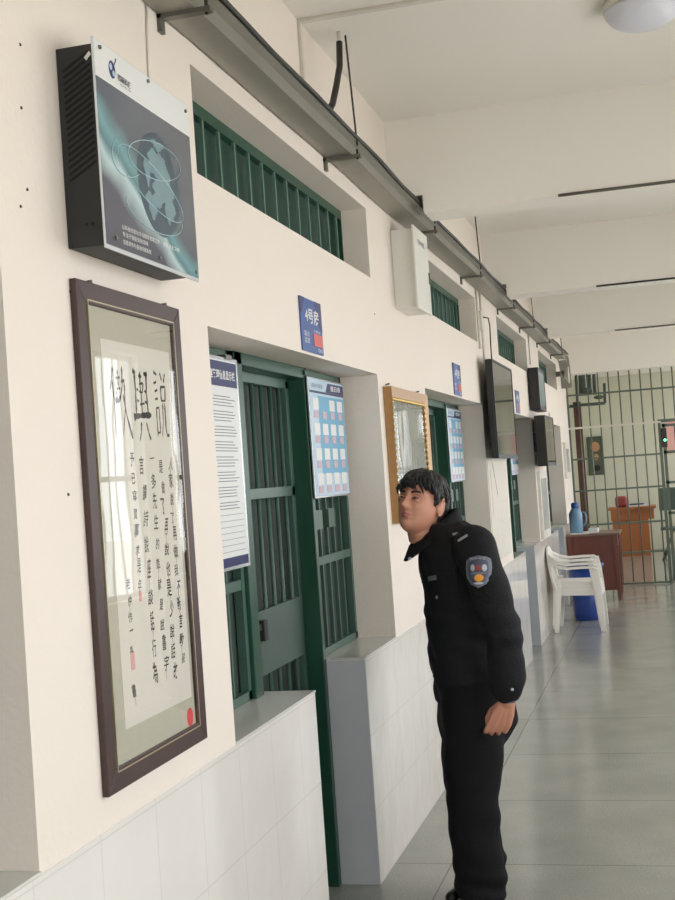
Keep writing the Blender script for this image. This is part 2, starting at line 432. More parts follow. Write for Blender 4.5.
# shallow dark cell shell behind the wall so the openings are closed
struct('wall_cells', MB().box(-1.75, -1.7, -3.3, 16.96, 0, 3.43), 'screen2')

# ------------------------------------------------------------------ cable tray and its fittings
tray = tag(empty('cable_tray', (-1.2, 3.2, 2.95)), 'long galvanised metal cable tray running along the top of the left wall', 'cable tray')
def wav(y): return .003*math.sin(y*1.7)+.002*math.sin(y*4.1)
prof = [(-1.250, 0), (-1.145, 0), (-1.145, .045), (-1.118, .052), (-1.118, .058), (-1.15, .058), (-1.150, .006), (-1.244, .006), (-1.244, .035), (-1.250, .035)]
yy = [-1+.25*k for k in range(int((15.9+1)/.25)+1)]
mb = MB(); mb.loft([[(x+.004+wav(y)*.4, y, 2.95+z+wav(y)) for x, z in prof] for y in yy], smooth=False)
link('tray_channel', mb, 'zinc', tray)
mb = MB(); n = 7
mb.loft([[(x, 15.9+.35*math.sin(t*PI/2)-z*math.sin(t*PI/2), 2.95-.30*(1-math.cos(t*PI/2))*1.1+z*math.cos(t*PI/2)) for x, z in prof] for t in [k/n for k in range(n+1)]], smooth=False)
link('tray_bend', mb, 'zinc', tray)
mb = MB()
mb.loft([[(x+.004, y, z+wav(y)+.004*math.sin(y*6.3)) for x, z in ((-1.154, 3.008), (-1.108, 3.008), (-1.106, 3.002), (-1.102, 3.013), (-1.154, 3.014))] for y in yy], smooth=False)
link('tray_cover', mb, 'dark', tray)
for y in (1.5, 3.17, 4.87, 6.60, 8.30, 10.15, 11.7, 13.3, 14.9):
    b = MB(); b.box(WX, -1.10, y-.014, y+.014, 2.936, 2.949); b.box(WX, WX+.012, y-.014, y+.014, 2.90, 2.949)
    br = link('support_bracket', b, 'steel', tray)
    bm_ = MB(); bm_.box(-1.118, -1.110, y-.004, y+.004, 2.93, 2.97)
    link('rod_nut', bm_, 'dark', br)
    if y > 3: tag(link('threaded_rod', MB().tube([(-1.112, y, 2.985), (-1.125, y-.02, 3.428)], .004, 6), 'dark', origin=(-1.112, y, 2.985)), 'thin dark threaded rod hanging from the ceiling down to the metal cable tray', 'rod', 'threaded rods holding the cable tray')
mb = MB(); mb.tube([(-1.14, 4.80, 3.43), (-1.14, 4.80, 3.36)], .009, 8)
hose = MB(); pts = [(-1.135, 4.78, 3.38), (-1.135, 4.76, 3.28), (-1.14, 4.70, 3.18), (-1.14, 4.62, 3.09), (-1.15, 4.52, 3.01)]
hose.tube(pts, .013, 10)
h = tag(link('cable_hose', hose, 'hose', origin=(-1.14, 4.78, 3.4)), 'black cable hose hanging from the ceiling down into the metal tray', 'hose')
link('ceiling_socket', mb, 'pvc', h)
c = MB(); c.poly([(WX+.001, 4.60, 3.0), (WX+.013, 4.60, 3.0), (WX+.013, 4.60, 3.417), (1.5, 4.60, 3.417), (1.5, 4.60, 3.429), (WX+.001, 4.60, 3.429)], (0, 1, 0), .025)
tag(link('conduit', c, 'pvc', origin=(WX, 4.61, 3.0)), 'thin white conduit crossing the ceiling above the first transom', 'conduit')
for (y, lab) in ((6.13, 'thin grey conduit under the nearest ceiling beam'), (9.46, 'thin dark conduit under the second ceiling beam'), (12.8, 'thin grey conduit under the farthest of three ceiling beams')):
    c = MB().tube([(-.42, y-.005, 2.951), (1.5, y-.005, 2.951)], .008 if y < 7 else .007, 6)
    tag(link('beam_conduit', c, 'steel' if y != 9.46 else 'dark', origin=(.5, y, 2.95)), lab, 'conduit')
# small cables on the wall
c = MB().tube([(WX+.004, 3.08, 2.95), (WX+.004, 3.07, 2.85), (WX+.004, 3.06, 2.66)], .003, 6)
tag(link('wall_cable', c, 'pvc', origin=(WX, 3.07, 2.9)), 'thin pale cable dropping from the tray to the globe poster box', 'cable')
for (y, z1, lab) in ((8.95, 2.52, 'white pipe down the wall left of the large black screen'), (9.14, 2.42, 'white pipe just above the large black screen'), (12.45, 2.66, 'white pipe above the slim display box')):
    c = MB().tube([(WX+.008, y, 2.95), (WX+.008, y, z1)], .008, 8)
    tag(link('wall_pipe', c, 'pvc', origin=(WX, y, 2.9)), lab, 'pipe')
c = MB().box(WX, WX+.03, 8.98, 9.11, 2.66, 2.80)
tag(link('junction_box', c, 'pvc', origin=(WX, 9.04, 2.7), bevel=.004), 'small white junction box above and left of the large black screen', 'box')
c = MB().tube([(WX+.03, 9.07, 2.76), (WX+.05, 9.2, 2.765), (WX+.04, 9.33, 2.72), (WX+.03, 9.38, 2.58), (WX+.04, 9.3, 2.42)], .005, 8)
tag(link('screen_cable', c, 'dark', origin=(WX, 9.2, 2.7)), 'dark curved cable from junction box to the large black screen', 'cable')

# ------------------------------------------------------------------ electrical box
eb = tag(empty('electrical_box', (WX, 6.4, 2.45)), 'off-white metal electrical box on the wall beneath the cable tray', 'electrical box')
y0, y1, z0, z1 = 6.06, 6.42, 2.47, 2.885; xf = -1.13
link('box_body', MB().box(WX, xf-.012, y0+.03, y1, z0+.01, z1-.01), 'boxp', eb, bevel=.004)
dr = link('box_door', MB().box(xf-.012, xf, y0, y1+.0, z0, z1), 'boxp', eb, bevel=.003)
link('door_latch', MB().box(xf, xf+.006, y1-.03, y1-.018, 2.63, 2.69), 'steel', dr)
link('warning_print', text_mb('配电箱', (xf, y0+.09, 2.80), WR, WU, .17, .03), 'txt', dr)
for (yy_, zz) in ((0, 2.68), (0, 2.71), (0, 2.55), (0, 2.78)):
    link('knockout', MB().tube([(-1.2, y0+.03, zz), (-1.2, y0+.026, zz)], .010, 10), 'boxp', eb); link('knockout', MB().tube([(-1.17, y0+.03, zz-.02), (-1.17, y0+.026, zz-.02)], .007, 10), 'boxp', eb)

# ------------------------------------------------------------------ framed globe poster box
ad = tag(empty('poster_box', (WX, 2.78, 2.2)), 'black metal box with acrylic poster of a grey globe, above the calligraphy', 'poster box')
xb = -1.158; y0, y1, z0, z1 = 2.535, 3.062, 2.205, 2.655
body = link('box_body', MB().box(WX, xb, y0, y1, z0, z1), 'black', ad, bevel=.003)
vt = MB()
def slot(y, xa, za, xb_, zb_, w=.004):
    d = Vector((xb_-xa, 0, zb_-za)).normalized(); q = Vector((d.z, 0, -d.x))*w
    a = Vector((xa, y, za)); b = Vector((xb_, y, zb_))
    vt.poly([a-q, b-q, b+q, a+q], (0, -1, 0), .001)
for r in range(18):
    z = 2.37+r*.0145
    for cidx in range(1):
        slot(y0-.0003, -1.238, z-.015, -1.172, z+.022, .0028)
for x in (-1.205, -1.19): link('screw_hole', MB().tube([(x, y0-.0005, 2.255), (x, y0-.0012, 2.255)], .004, 8), 'blackh', body)
link('vent_slots', vt, 'blackh', body)
lbl = MB().poly([(-1.185, y0-.0004, 2.625), (-1.172, y0-.0004, 2.638), (-1.168, y0-.0004, 2.63), (-1.18, y0-.0004, 2.617)], (0, -1, 0), .001)
link('torn_label', lbl, 'white', body)
xa = xb+.008
link('acrylic_panel', MB().box(xb+.003, xa, 2.508, 3.07, 2.192, 2.66), 'acryl', ad, bevel=.0015)
def AF(m):
    m.v = [(x, 2.51+(y-2.4665)*1.0177, 2.196+(z-2.1866)*1.0177) for x, y, z in m.v]; return m
Y0p, Y1p, Z0p, Z1p = 2.468, 3.012, 2.192, 2.64
pb = AF(MB().box(xa, xa+.0015, Y0p, Y1p, Z0p, 2.558))
poster = link('poster_print', pb, 'poster', ad)
link('poster_header', AF(MB().box(xa, xa+.0015, Y0p, Y1p, 2.558, Z1p)), 'white', ad)
xs = xa+.0016
def disc(cy, cz, ry, rz, mi, x, mbx, n=48, rot=0):
    pts = []
    for k in range(n):
        a = 2*PI*k/n; u = ry*math.cos(a); v = rz*math.sin(a)
        pts.append((x, cy+u*math.cos(rot)-v*math.sin(rot), cz+u*math.sin(rot)+v*math.cos(rot)))
    mbx.poly(pts, (1, 0, 0), .0004, mi)
gm = MB(); gcy, gcz, gr = 2.785, 2.385, .125
disc(gcy, gcz, gr, gr, 0, xs, gm)
rnd = random.Random(3)
for (u, v, a, b_, rt) in ((-.02, .055, .05, .025, .3), (.03, .02, .06, .035, -.5), (.0, -.02, .045, .03, .2), (-.05, -.055, .035, .03, 0), (.05, -.04, .03, .045, .4), (-.07, .02, .02, .03, 0), (.0, .095, .035, .012, 0)):
    pts = []
    for k in range(26):
        t = 2*PI*k/26; q = 1+.22*math.sin(3*t+rt*7)+.14*math.sin(7*t+rt*11)
        uu = a*math.cos(t)*q; vv = b_*math.sin(t)*q
        y_, z_ = u+uu*math.cos(rt)-vv*math.sin(rt), v+uu*math.sin(rt)+vv*math.cos(rt)
        d = math.hypot(y_, z_)
        if d > gr*.97: y_, z_ = y_*gr*.97/d, z_*gr*.97/d
        pts.append((xs+.0004, gcy+y_, gcz+z_))
    lay = .0002+.00012*len(gm.v)/30
    gm.add([(xs+.0004+lay, gcy+u*.9, gcz+v*.9)]+[(p[0]+lay, p[1], p[2]) for p in pts], [(0, k+1, (k+1) % 26+1) for k in range(26)], 1)
def ring(cy, cz, ry, rz, rot, w=.0022, a0=0, a1=2*PI):
    pts = []
    for k in range(61):
        a = a0+(a1-a0)*k/60; u = ry*math.cos(a); v = rz*math.sin(a)
        pts.append((xs+.001, cy+u*math.cos(rot)-v*math.sin(rot), cz+u*math.sin(rot)+v*math.cos(rot)))
    gm.tube(pts, w*.5, 5, 2)
ring(2.77, 2.44, .16, .045, .12); ring(2.74, 2.375, .19, .05, -.22); ring(2.75, 2.31, .165, .045, .0, a0=PI*.95, a1=PI*2.05)
ring(2.62, 2.42, .10, .05, .3, a0=PI*.7, a1=PI*1.6)
link('globe_picture', AF(gm), ['globe', 'globel', 'glow'], poster)
for a_ in (('以科技信息化手段服务管理工作', 2.552, 2.238, .21), ('规范 安全 文明', 2.785, 2.238, .10), ('专注于智能安防领域', 2.552, 2.222, .14), ('信息发布与查询终端系统', 2.552, 2.205, .155)):
    link('poster_text', AF(text_mb(a_[0], (xs, a_[1], a_[2]), WR, WU, a_[3], .011, .0006)), 'white', poster)
lg = MB(); disc(2.553, 2.595, .017, .02, 0, xs, lg, 24); disc(2.547, 2.60, .007, .008, 1, xs+.0005, lg, 12); disc(2.56, 2.588, .006, .007, 1, xs+.0005, lg, 12)
lg.tube([(xs+.001, 2.565, 2.61), (xs+.001, 2.572, 2.618), (xs+.001, 2.575, 2.626)], .0012, 5, 0)
link('logo_mark', AF(lg), ['navy', 'skyb'], poster)
link('logo_text', AF(join(text_mb('网研科技', (xs, 2.582, 2.578), WR, WU, .07, .017, .0006, .02), text_mb('NETWORK TECH', (xs, 2.59, 2.571), WR, WU, .06, .004, .0006))), 'ink', poster)
for (y, z) in ((2.493, 2.626), (2.755, 2.628), (2.992, 2.62), (2.515, 2.212), (2.757, 2.205), (2.992, 2.205)):
    s = AF(MB().tube([(xa, y, z), (xa+.006, y, z)], .0045, 12)); link('panel_screw', s, 'steel', ad)

# ------------------------------------------------------------------ calligraphy in a dark frame
cal = tag(empty('calligraphy_frame', (WX, 2.86, .99)), 'tall dark wooden frame with glazed black-ink Chinese calligraphy on the near wall', 'framed calligraphy')
def frame_mb(y0, y1, z0, z1, x0, x1, w, mi=0, inner=0):
    m = MB()
    # mitred sloped moulding: outer edge full depth, inner edge slightly lower
    o = [(y0, z0), (y1, z0), (y1, z1), (y0, z1)]; i_ = [(y0+w, z0+w), (y1-w, z0+w), (y1-w, z1-w), (y0+w, z1-w)]
    for k in range(4):
        a, b = o[k], o[(k+1) % 4]; c_, d = i_[(k+1) % 4], i_[k]
        v = [(x0, *a), (x0, *b), (x0, *c_), (x0, *d), (x1, *a), (x1, *b), (x1-inner, *c_), (x1-inner, *d)]
        m.add(v, [(0,3,2,1), (4,5,6,7), (0,1,5,4), (1,2,6,5), (2,3,7,6), (3,0,4,7)], mi)
    return m
fo = frame_mb(2.528, 3.135, .99, 2.138, WX+.001, -1.237, .05, inner=.003)
link('frame', fo, 'rose', cal, bevel=.002)
link('gold_slip', frame_mb(2.585, 3.095, 1.03, 2.098, WX+.002, -1.2385, .003), 'goldl', cal)
link('silk_mount', MB().box(WX+.001, -1.248, 2.589, 3.091, 1.034, 2.094), 'silk', cal)
pap = link('paper', MB().box(-1.248, -1.2472, 2.655, 3.066, 1.112, 2.016), 'paper', cal)
xp = -1.2471
def CF(m):
    m.v = [(x, y*1.0097, 1.65+(z-1.65)*1.0097) for x, y, z in m.v]; return m
ik = MB()
def stroke(pts, w0, w1=None, x=xp, mbx=None):
    """brush stroke: ribbon with swelling ends along the (y,z) points"""
    mbx = ik if mbx is None else mbx
    w1 = w0 if w1 is None else w1
    P = [Vector((x, *p)) for p in pts]; Q = []
    for i in range(len(P)-1):
        for k in range(5): Q.append(P[i].lerp(P[i+1], k/5))
    Q.append(P[-1]); n = len(Q); L, R = [], []
    for i, q in enumerate(Q):
        t = (Q[min(i+1, n-1)]-Q[max(i-1, 0)]).normalized(); s = Vector((0, t.z, -t.y)); u = i/(n-1)
        w = (w0*(1-u)+w1*u)*(.6+.4*abs(math.cos(u*PI)))*(.35 if i in (0, n-1) else 1)*(1+.15*math.sin(i*2.1))
        L.append(q+s*w*.5); R.append(q-s*w*.5)
    m = len(mbx.v); mbx.v += [tuple(v) for v in L+R]
    for i in range(n-1): mbx.f.append((m+i, m+i+1, m+n+i+1, m+n+i)); mbx.m.append(0); mbx.sm.append(False)
def STR(p, a, c=None): stroke(p, a*1.35, None if c is None else c*1.35)
w = .0078
# 與
STR([(2.806, 1.945), (2.809, 1.90), (2.806, 1.845)], w, w*.8); STR([(2.797, 1.95), (2.812, 1.943)], .012, .009)
STR([(2.878, 1.952), (2.874, 1.90), (2.877, 1.848)], w, w*.8); STR([(2.862, 1.945), (2.885, 1.945)], .009, .012)
STR([(2.84, 1.95), (2.838, 1.915), (2.842, 1.88), (2.84, 1.838)], .006, .004)
STR([(2.83, 1.938), (2.85, 1.938)], .008, .006); STR([(2.832, 1.918), (2.856, 1.922)], .006); STR([(2.856, 1.922), (2.85, 1.898), (2.83, 1.9)], .005)
STR([(2.815, 1.905), (2.826, 1.903)], .009, .004); STR([(2.86, 1.903), (2.872, 1.9)], .004, .009)
STR([(2.815, 1.878), (2.826, 1.876)], .009, .004); STR([(2.86, 1.877), (2.872, 1.873)], .004, .009); STR([(2.83, 1.868), (2.86, 1.872)], .006, .004)
STR([(2.79, 1.834), (2.80, 1.838), (2.85, 1.842), (2.896, 1.844)], .016, .012)
STR([(2.832, 1.825), (2.828, 1.80), (2.816, 1.778)], w, .004); STR([(2.862, 1.825), (2.872, 1.80), (2.884, 1.782)], .005, w)
link('large_character', CF(ik), 'ink', pap); ik = MB()
# 做
STR([(2.684, 1.95), (2.676, 1.92), (2.664, 1.895)], .006, .004); STR([(2.678, 1.92), (2.684, 1.87), (2.681, 1.784)], .006, .003)
STR([(2.698, 1.925), (2.722, 1.928)], .006); STR([(2.71, 1.948), (2.711, 1.905)], .006); STR([(2.70, 1.90), (2.722, 1.902)], .005)
STR([(2.69, 1.872), (2.712, 1.872), (2.722, 1.886)], .012, .006); STR([(2.70, 1.895), (2.702, 1.87)], .004)
STR([(2.736, 1.955), (2.734, 1.91), (2.716, 1.875)], .006, .004); STR([(2.728, 1.918), (2.748, 1.922)], .008)
STR([(2.745, 1.918), (2.744, 1.86), (2.722, 1.788)], .006, .003); STR([(2.735, 1.89), (2.748, 1.84), (2.776, 1.782)], .005, .008)
link('large_character', CF(ik), 'ink', pap); ik = MB()
# 說
STR([(2.925, 1.955), (2.945, 1.948)], .009, .005); STR([(2.922, 1.925), (2.94, 1.93)], .006); STR([(2.926, 1.905), (2.944, 1.91)], .006); STR([(2.926, 1.885), (2.944, 1.888)], .006)
STR([(2.93, 1.865), (2.93, 1.79)], .006, .005); STR([(2.93, 1.862), (2.948, 1.866), (2.948, 1.80)], .005); STR([(2.93, 1.80), (2.948, 1.802)], .005)
STR([(2.965, 1.955), (2.975, 1.935)], .006); STR([(2.998, 1.955), (2.986, 1.93)], .006)
STR([(2.965, 1.92), (2.966, 1.88)], .006); STR([(2.965, 1.918), (2.995, 1.92), (2.99, 1.882)], .006); STR([(2.966, 1.883), (2.99, 1.884)], .005)
STR([(2.972, 1.878), (2.97, 1.83), (2.958, 1.79)], .006, .003); STR([(2.986, 1.878), (2.985, 1.81), (2.992, 1.794), (3.006, 1.796)], .006, .007)
link('large_character', CF(ik), 'ink', pap)
# running columns of small characters, top to bottom
cols = [(2.993, 1.75, 1.21, '人家說了再做我不斷言動般'), (2.936, 1.75, 1.18, '是做了再說他是少說話故'), (2.879, 1.76, 1.21, '一多先生的章就是說書字'),
        (2.816, 1.76, 1.19, '言讀詩說座談話行為'), (2.759, 1.76, 1.42, '予已寫實事求是年'), (2.694, 1.47, 1.275, '老仲作一長'), (2.688, 1.225, 1.18, '書')]
rr = random.Random(5)
for (cy, zt, zb, s) in cols:
    sm = MB()
    n = len(s); hgt = (zt-zb)/n
    for i, ch in enumerate(s):
        z = zt-(i+1)*hgt
        hh = hgt*rr.uniform(.55, .85); ww = min(.030, hh*1.0)*rr.uniform(.7, 1.0)
        yc = cy+rr.uniform(-.004, .004)
        if ch == '一': stroke([(yc-ww*.5, z+hgt*.5), (yc+ww*.5, z+hgt*.55)], .004, mbx=sm); continue
        if ch in '二云': hh *= .6
        sm = join(sm, text_mb(ch, (xp-.0005, yc-ww/2, z), WR, (0, rr.uniform(-.12, .12), 1), ww, hh, .0006, rr.uniform(.006, .016), rr.uniform(-.1, .25)))
        if rr.random() < .35: stroke([(yc, z+.004), (yc+rr.uniform(-.004, .004), z-hgt*.5)], .0026, .0012, mbx=sm)
    link('character_column', CF(sm), 'ink', pap)
sl = MB(); sl.box(xp, xp+.0004, 2.681, 2.703, 1.243, 1.283); link('seal_stamp', CF(sl), 'seal', pap)
sl = MB(); sl.box(xp, xp+.0004, 2.75, 2.765, 1.395, 1.42); link('seal_stamp', CF(sl), 'seal', pap)
st = MB(); pts = [(-1.2478, 3.048+.02*math.cos(a)*(1.0), 1.063+.026*math.sin(a)*(1 if abs(math.sin(a)) < .8 else .9)) for a in [2*PI*k/20 for k in range(20)]]
st.poly([p if p[1] < 3.09 else p for p in pts], (1, 0, 0), .0006); link('red_sticker', st, 'sealred', cal)
link('glazing', MB().box(-1.2425, -1.241, 2.589, 3.091, 1.034, 2.094), 'glass', cal)
for (y, z) in ((2.535, 2.10), (2.54, 1.66), (2.538, 1.06), (3.06, 2.142), (2.62, 2.142)):
    link('fixing_nail', MB().tube([(WX, y, z), (WX+.012, y, z+.001)], .004, 8), 'steel', cal)

# ------------------------------------------------------------------ room number plaques
def plaque(y0, lab, dz=0, num='4号房'):
    p = tag(empty('room_plaque', (WX, y0+.14, 2.13)), lab, 'sign', 'blue room plaques')
    b = link('plaque_board', MB().box(WX+.001, WX+.006, y0, y0+.285, 2.13, 2.33), 'plaqb', p, bevel=.001)
    x = WX+.006
    for pp_ in ([(x, y0, 2.33), (x, y0+.06, 2.33), (x, y0+.02, 2.27), (x, y0, 2.27)], [(x, y0+.19, 2.33), (x, y0+.285, 2.33), (x, y0+.285, 2.22), (x, y0+.24, 2.24)]):
        link('printed_shade', MB().poly(pp_, (1, 0, 0), .0005), 'purp', b)
    link('plaque_text', join(text_mb(num, (x, y0+.055, 2.238), WR, WU, .185, .058, .001, .02), text_mb('重点', (x, y0+.03, 2.186), WR, WU, .07, .02, .001), text_mb('监室', (x, y0+.03, 2.162), WR, WU, .07, .02, .001)), 'white', b)
    link('red_card', MB().box(x, x+.002, y0+.155, y0+.275, 2.158, 2.205), 'redc', b)
    link('card_text', text_mb('文明室', (x, y0+.16, 2.209), WR, WU, .09, .010, .001), 'white', b); link('card_text', text_mb('01', (x, y0+.21, 2.138), WR, WU, .05, .014, .001), 'white', b)
plaque(4.35, 'blue plaque reading 4号房 above the nearest cell gate', num='4号房')
plaque(7.69, 'blue plaque above the second cell gate, behind the gold picture')
plaque(10.98, 'small blue plaque right beside the large black screen')

# ------------------------------------------------------------------ notice boards hung on the grilles
def board_white(b):
    p = tag(empty('notice_board', (-1.39, b+.3, 1.37)), 'white printed rules notice with navy header, left panel of the nearest gate', 'notice board')
    y0, y1, z0, z1 = b-.0+.02, b+.665, 1.38, 2.085; x = -1.402
    link('board', MB().box(x-.008, x, y0, y1, z0, z1), 'alu', p, bevel=.002)
    s = link('printed_sheet', MB().box(x, x+.001, y0+.012, y1-.02, z0+.012, z1-.012), 'white', p)
    link('navy_band', MB().box(x+.001, x+.0015, y0+.012, y1-.02, 1.985, 2.068), 'navy', s)
    link('navy_band', MB().box(x+.001, x+.0015, y0+.012, y1-.02, 1.392, 1.422), 'navy', s)
    link('header_text', text_mb('监区监室管理信息显示栏', (x+.001, y1-.37, 2.008), WR, WU, .33, .032, .0012, .02), 'white', s)
    t = MB(); r = random.Random(2)
    for k in range(38):
        z = 1.95-k*.010
        if k % 5 == 4: continue
        t.box(x+.001, x+.0014, y0+.36+r.random()*.03, y1-.05-r.random()*.05, z, z+.0028)
    for k in range(7): t.box(x+.001, x+.0014, y0+.05, y1-.04, 1.56-k*.02, 1.5615-k*.02)
    link('body_text', t, 'txt', s)
    ph = MB()
    for k in range(6): ph.box(x+.001, x+.0016, y0+.26, y0+.32, 1.915-k*.045, 1.945-k*.045, 0 if k != 3 else 1)
    link('photo_print', ph, ['txt', 'blueq'], s)
    link('hanging_clip', MB().box(x-.03, x+.004, y1-.12, y1-.06, 2.08, 2.095), 'steel', p)
board_white(Y0)
def board_blue(b, lab, small=False):
    p = tag(empty('duty_board', (-1.39, b+1.83, 1.58)), lab, 'notice board', 'blue card boards on the gates')
    y0, y1, z0, z1 = b+1.535, b+2.105, 1.58, 2.085; x = -1.402
    bd = link('board', MB().box(x-.008, x, y0, y1, z0, z1), 'alu', p, bevel=.002)
    s = link('printed_sheet', MB().box(x, x+.001, y0+.008, y1-.008, z0+.008, z1-.008), 'skyb', p)
    link('blue_panel', MB().box(x+.001, x+.0014, y0+.13, y1-.02, 1.68, 2.01), 'blue', s)
    hb = MB(); hb.poly([(x+.001, y0+.26, 2.03), (x+.001, y1-.01, 2.03), (x+.001, y1-.01, 2.07), (x+.001, y0+.30, 2.07)], (1, 0, 0), .0005)
    link('navy_band', hb, 'navy', s)
    link('navy_band', MB().box(x+.001, x+.0015, y0+.01, y1-.01, 2.02, 2.0295), 'navy', s)
    link('header_text', text_mb('值日表', (x+.0012, y0+.34, 2.038), WR, WU, .17, .025, .001, .02), 'white', s)
    link('tab_text', text_mb('监室安全管理', (x+.0012, y0+.04, 2.042), WR, WU, .17, .018, .001), 'navy', s)
    for r_ in range(4):
        for c_ in range(4):
            yy_ = y0+.045+c_*.13; zz = 1.95-r_*.105
            if not (r_ == 0 and c_ == 1):
                link('white_card', MB().box(x+.0014, x+.003, yy_, yy_+.085, zz, zz+.048), 'white', bd)
            link('photo_card', MB().box(x+.0014, x+.003, yy_+.01, yy_+.075, zz-.035, zz-.005), 'pinkp', bd)
    link('hanging_rail', MB().box(x-.035, x-.005, y0-.02, y1-.05, 2.088, 2.108), 'green', p)
board_blue(Y0, 'light blue duty board with white cards, right panel of the nearest gate')
board_blue(Y0+PER, 'light blue duty board with white cards, right panel of the second gate')
board_blue(Y0+2*PER, 'pale blue duty board on the third gate, below the large black screen')

# ------------------------------------------------------------------ gold framed picture
gp = tag(empty('gilt_picture', (WX, 6.1, 1.45)), 'gold-framed glazed picture on the wall behind the man in uniform', 'picture')
y0, y1, z0, z1 = 5.66, 6.56, 1.43, 2.068
link('frame', frame_mb(y0, y1, z0, z1, WX+.002, -1.212, .055, inner=.012), 'goldf', gp)
bd = MB(); w = .055
def beads(a, b):
    n = int((Vector(b)-Vector(a)).length/.028)
    for k in range(n):
        c_ = Vector(a).lerp(Vector(b), (k+.5)/n); bd.ell(c_, (.006, .009, .009), 8, 6)
xg = -1.222
beads((xg, y0+w, z0+w), (xg, y0+w, z1-w)); beads((xg, y1-w, z0+w), (xg, y1-w, z1-w)); beads((xg, y0+w, z1-w), (xg, y1-w, z1-w)); beads((xg, y0+w, z0+w), (xg, y1-w, z0+w))
link('bead_moulding', bd, 'goldb', gp)
pm = MB().box(WX+.002, -1.236, y0+w, y1-w, z0+w, z1-w)
pa = link('picture_print', pm, mat('landscape_print', (150, 152, 138), .5, var=.35, vscale=5), gp)
link('glazing', MB().box(-1.230, -1.228, y0+w, y1-w, z0+w, z1-w), 'glass', gp)
for y in (5.73, 6.45): link('hanging_nail', MB().tube([(WX, y, 2.08), (WX+.02, y, 2.085)], .004, 8), 'steel', gp)

# ------------------------------------------------------------------ displays further down
def display(name, y0, y1, z0, z1, xb_, xf_, lab, cat, scr, bez=.02, col='black', logo=None):
    t = tag(empty(name, (WX, (y0+y1)/2, z0)), lab, cat)
    link('casing', MB().box(xb_, xf_-.006, y0, y1, z0, z1), col, t, bevel=.008)
    link('bezel', frame_mb(y0, y1, z0, z1, xf_-.008, xf_, bez), col, t)
    link('screen', MB().box(xf_-.006, xf_-.003, y0+bez, y1-bez, z0+bez*1.6, z1-bez), scr, t)
    link('wall_mount', MB().box(WX, xb_, (y0+y1)/2-.15, (y0+y1)/2+.15, z0+.15, z1-.15), 'dark', t)
    return t
display('television', 8.80, 9.95, 1.725, 2.43, -1.20, -1.148, 'large flat black television on the wall with a glossy screen', 'television', 'scr', .018)
t = display('display_box', 12.10, 12.72, 2.19, 2.60, WX+.01, -1.145, 'slim black display box with a pale blue front, above the smaller television', 'display box', 'scrc', .03)
t = display('television', 11.95, 12.86, 1.645, 2.13, -1.20, -1.10, 'smaller dark television below the slim display box', 'television', 'scr', .02, 'dark')
link('top_bracket', MB().tube([(-1.12, 12.7, 2.13), (-1.12, 12.7, 2.18)], .008, 8), 'pvc', t)

# scroll sheet, white frames, horn speaker
sc = tag(empty('paper_scroll', (WX, 9.4, .95)), 'large white paper scroll with faint drawing, below the large television', 'scroll')
sh = link('paper_sheet', MB().box(WX+.001, WX+.005, 8.93, 9.94, .98, 1.72), 'paper', sc)
dk = MB(); pts_f = []
rq = random.Random(9)
for (a, b, w_) in (((9.16, 1.70), (9.36, 1.44), .02), ((9.02, 1.66), (9.05, 1.30), .012)):
    stroke([a, ((a[0]+b[0])/2+.01, (a[1]+b[1])/2), b], w_, w_*.8, x=WX+.0056, mbx=dk)
link('ink_stroke', dk, 'ink', sh)
dk = MB()
for k in range(16):
    y_, z_ = rq.uniform(9.15, 9.75), rq.uniform(1.02, 1.42)
    stroke([(y_, z_), (y_+rq.uniform(-.05, .05), z_-.05), (y_+rq.uniform(-.07, .07), z_-.09)], .006, .003, x=WX+.0056, mbx=dk)
link('faint_drawing', dk, 'pinkp', sh)
link('scroll_rod', MB().tube([(WX+.01, 8.91, 1.725), (WX+.01, 9.96, 1.725)], .009, 10), 'white', sc)
def wframe(y0, y1, z0, z1, lab, tilt=0):
    p = tag(empty('white_picture_frame', (WX, (y0+y1)/2, z0)), lab, 'picture')
    link('frame', frame_mb(y0, y1, z0, z1, WX+.002, WX+.03, .075), 'pvc', p)
    link('print', MB().box(WX+.002, WX+.02, y0+.075, y1-.075, z0+.075, z1-.075), mat('grey_landscape', (150, 150, 140), .5, var=.5, vscale=6), p)
    return p
wframe(12.33, 13.05, .935, 1.60, 'white-framed grey picture standing on the tiled ledge beyond the third gate')
wframe(15.75, 16.4, 1.47, 1.92, 'small white-framed picture at the far end near the bars')
hs = tag(empty('horn_speaker', (WX, 15.6, 2.62)), 'pale horn loudspeaker on the wall under the end of the cable tray', 'loudspeaker')
hn = MB(); hn.loft([[(WX+.05+zz, 15.55+r*math.cos(a), 2.76+r*math.sin(a)-zz*.2) for a in [2*PI*k/20 for k in range(20)]] for r, zz in ((.03, 0), (.035, .03), (.06, .07), (.10, .10), (.105, .105), (.09, .10), (.03, .04))])
link('horn', hn, 'pvc', hs); link('horn_mouth', MB().ell((WX+.09, 15.55, 2.755), (.015, .05, .05)), 'dark', hs)
link('bracket', MB().box(WX, WX+.055, 15.52, 15.58, 2.73, 2.79), 'steel', hs)

# dome lamp
dl = tag(empty('ceiling_lamp', (.03, 5.0, 3.43)), 'round opal ceiling lamp cover, cut by the top of the frame', 'lamp')
link('lamp_base', MB().lathe((.03, 5.0, 3.43), [(.135, 0), (.15, -.005), (.15, -.03), (.14, -.032)], 40), 'pvc', dl)
link('lamp_cover', MB().lathe((.03, 5.0, 3.43), [(.145, -.03), (.142, -.05), (.125, -.075), (.09, -.095), (.045, -.105), (.01, -.107)], 40), 'dome', dl)

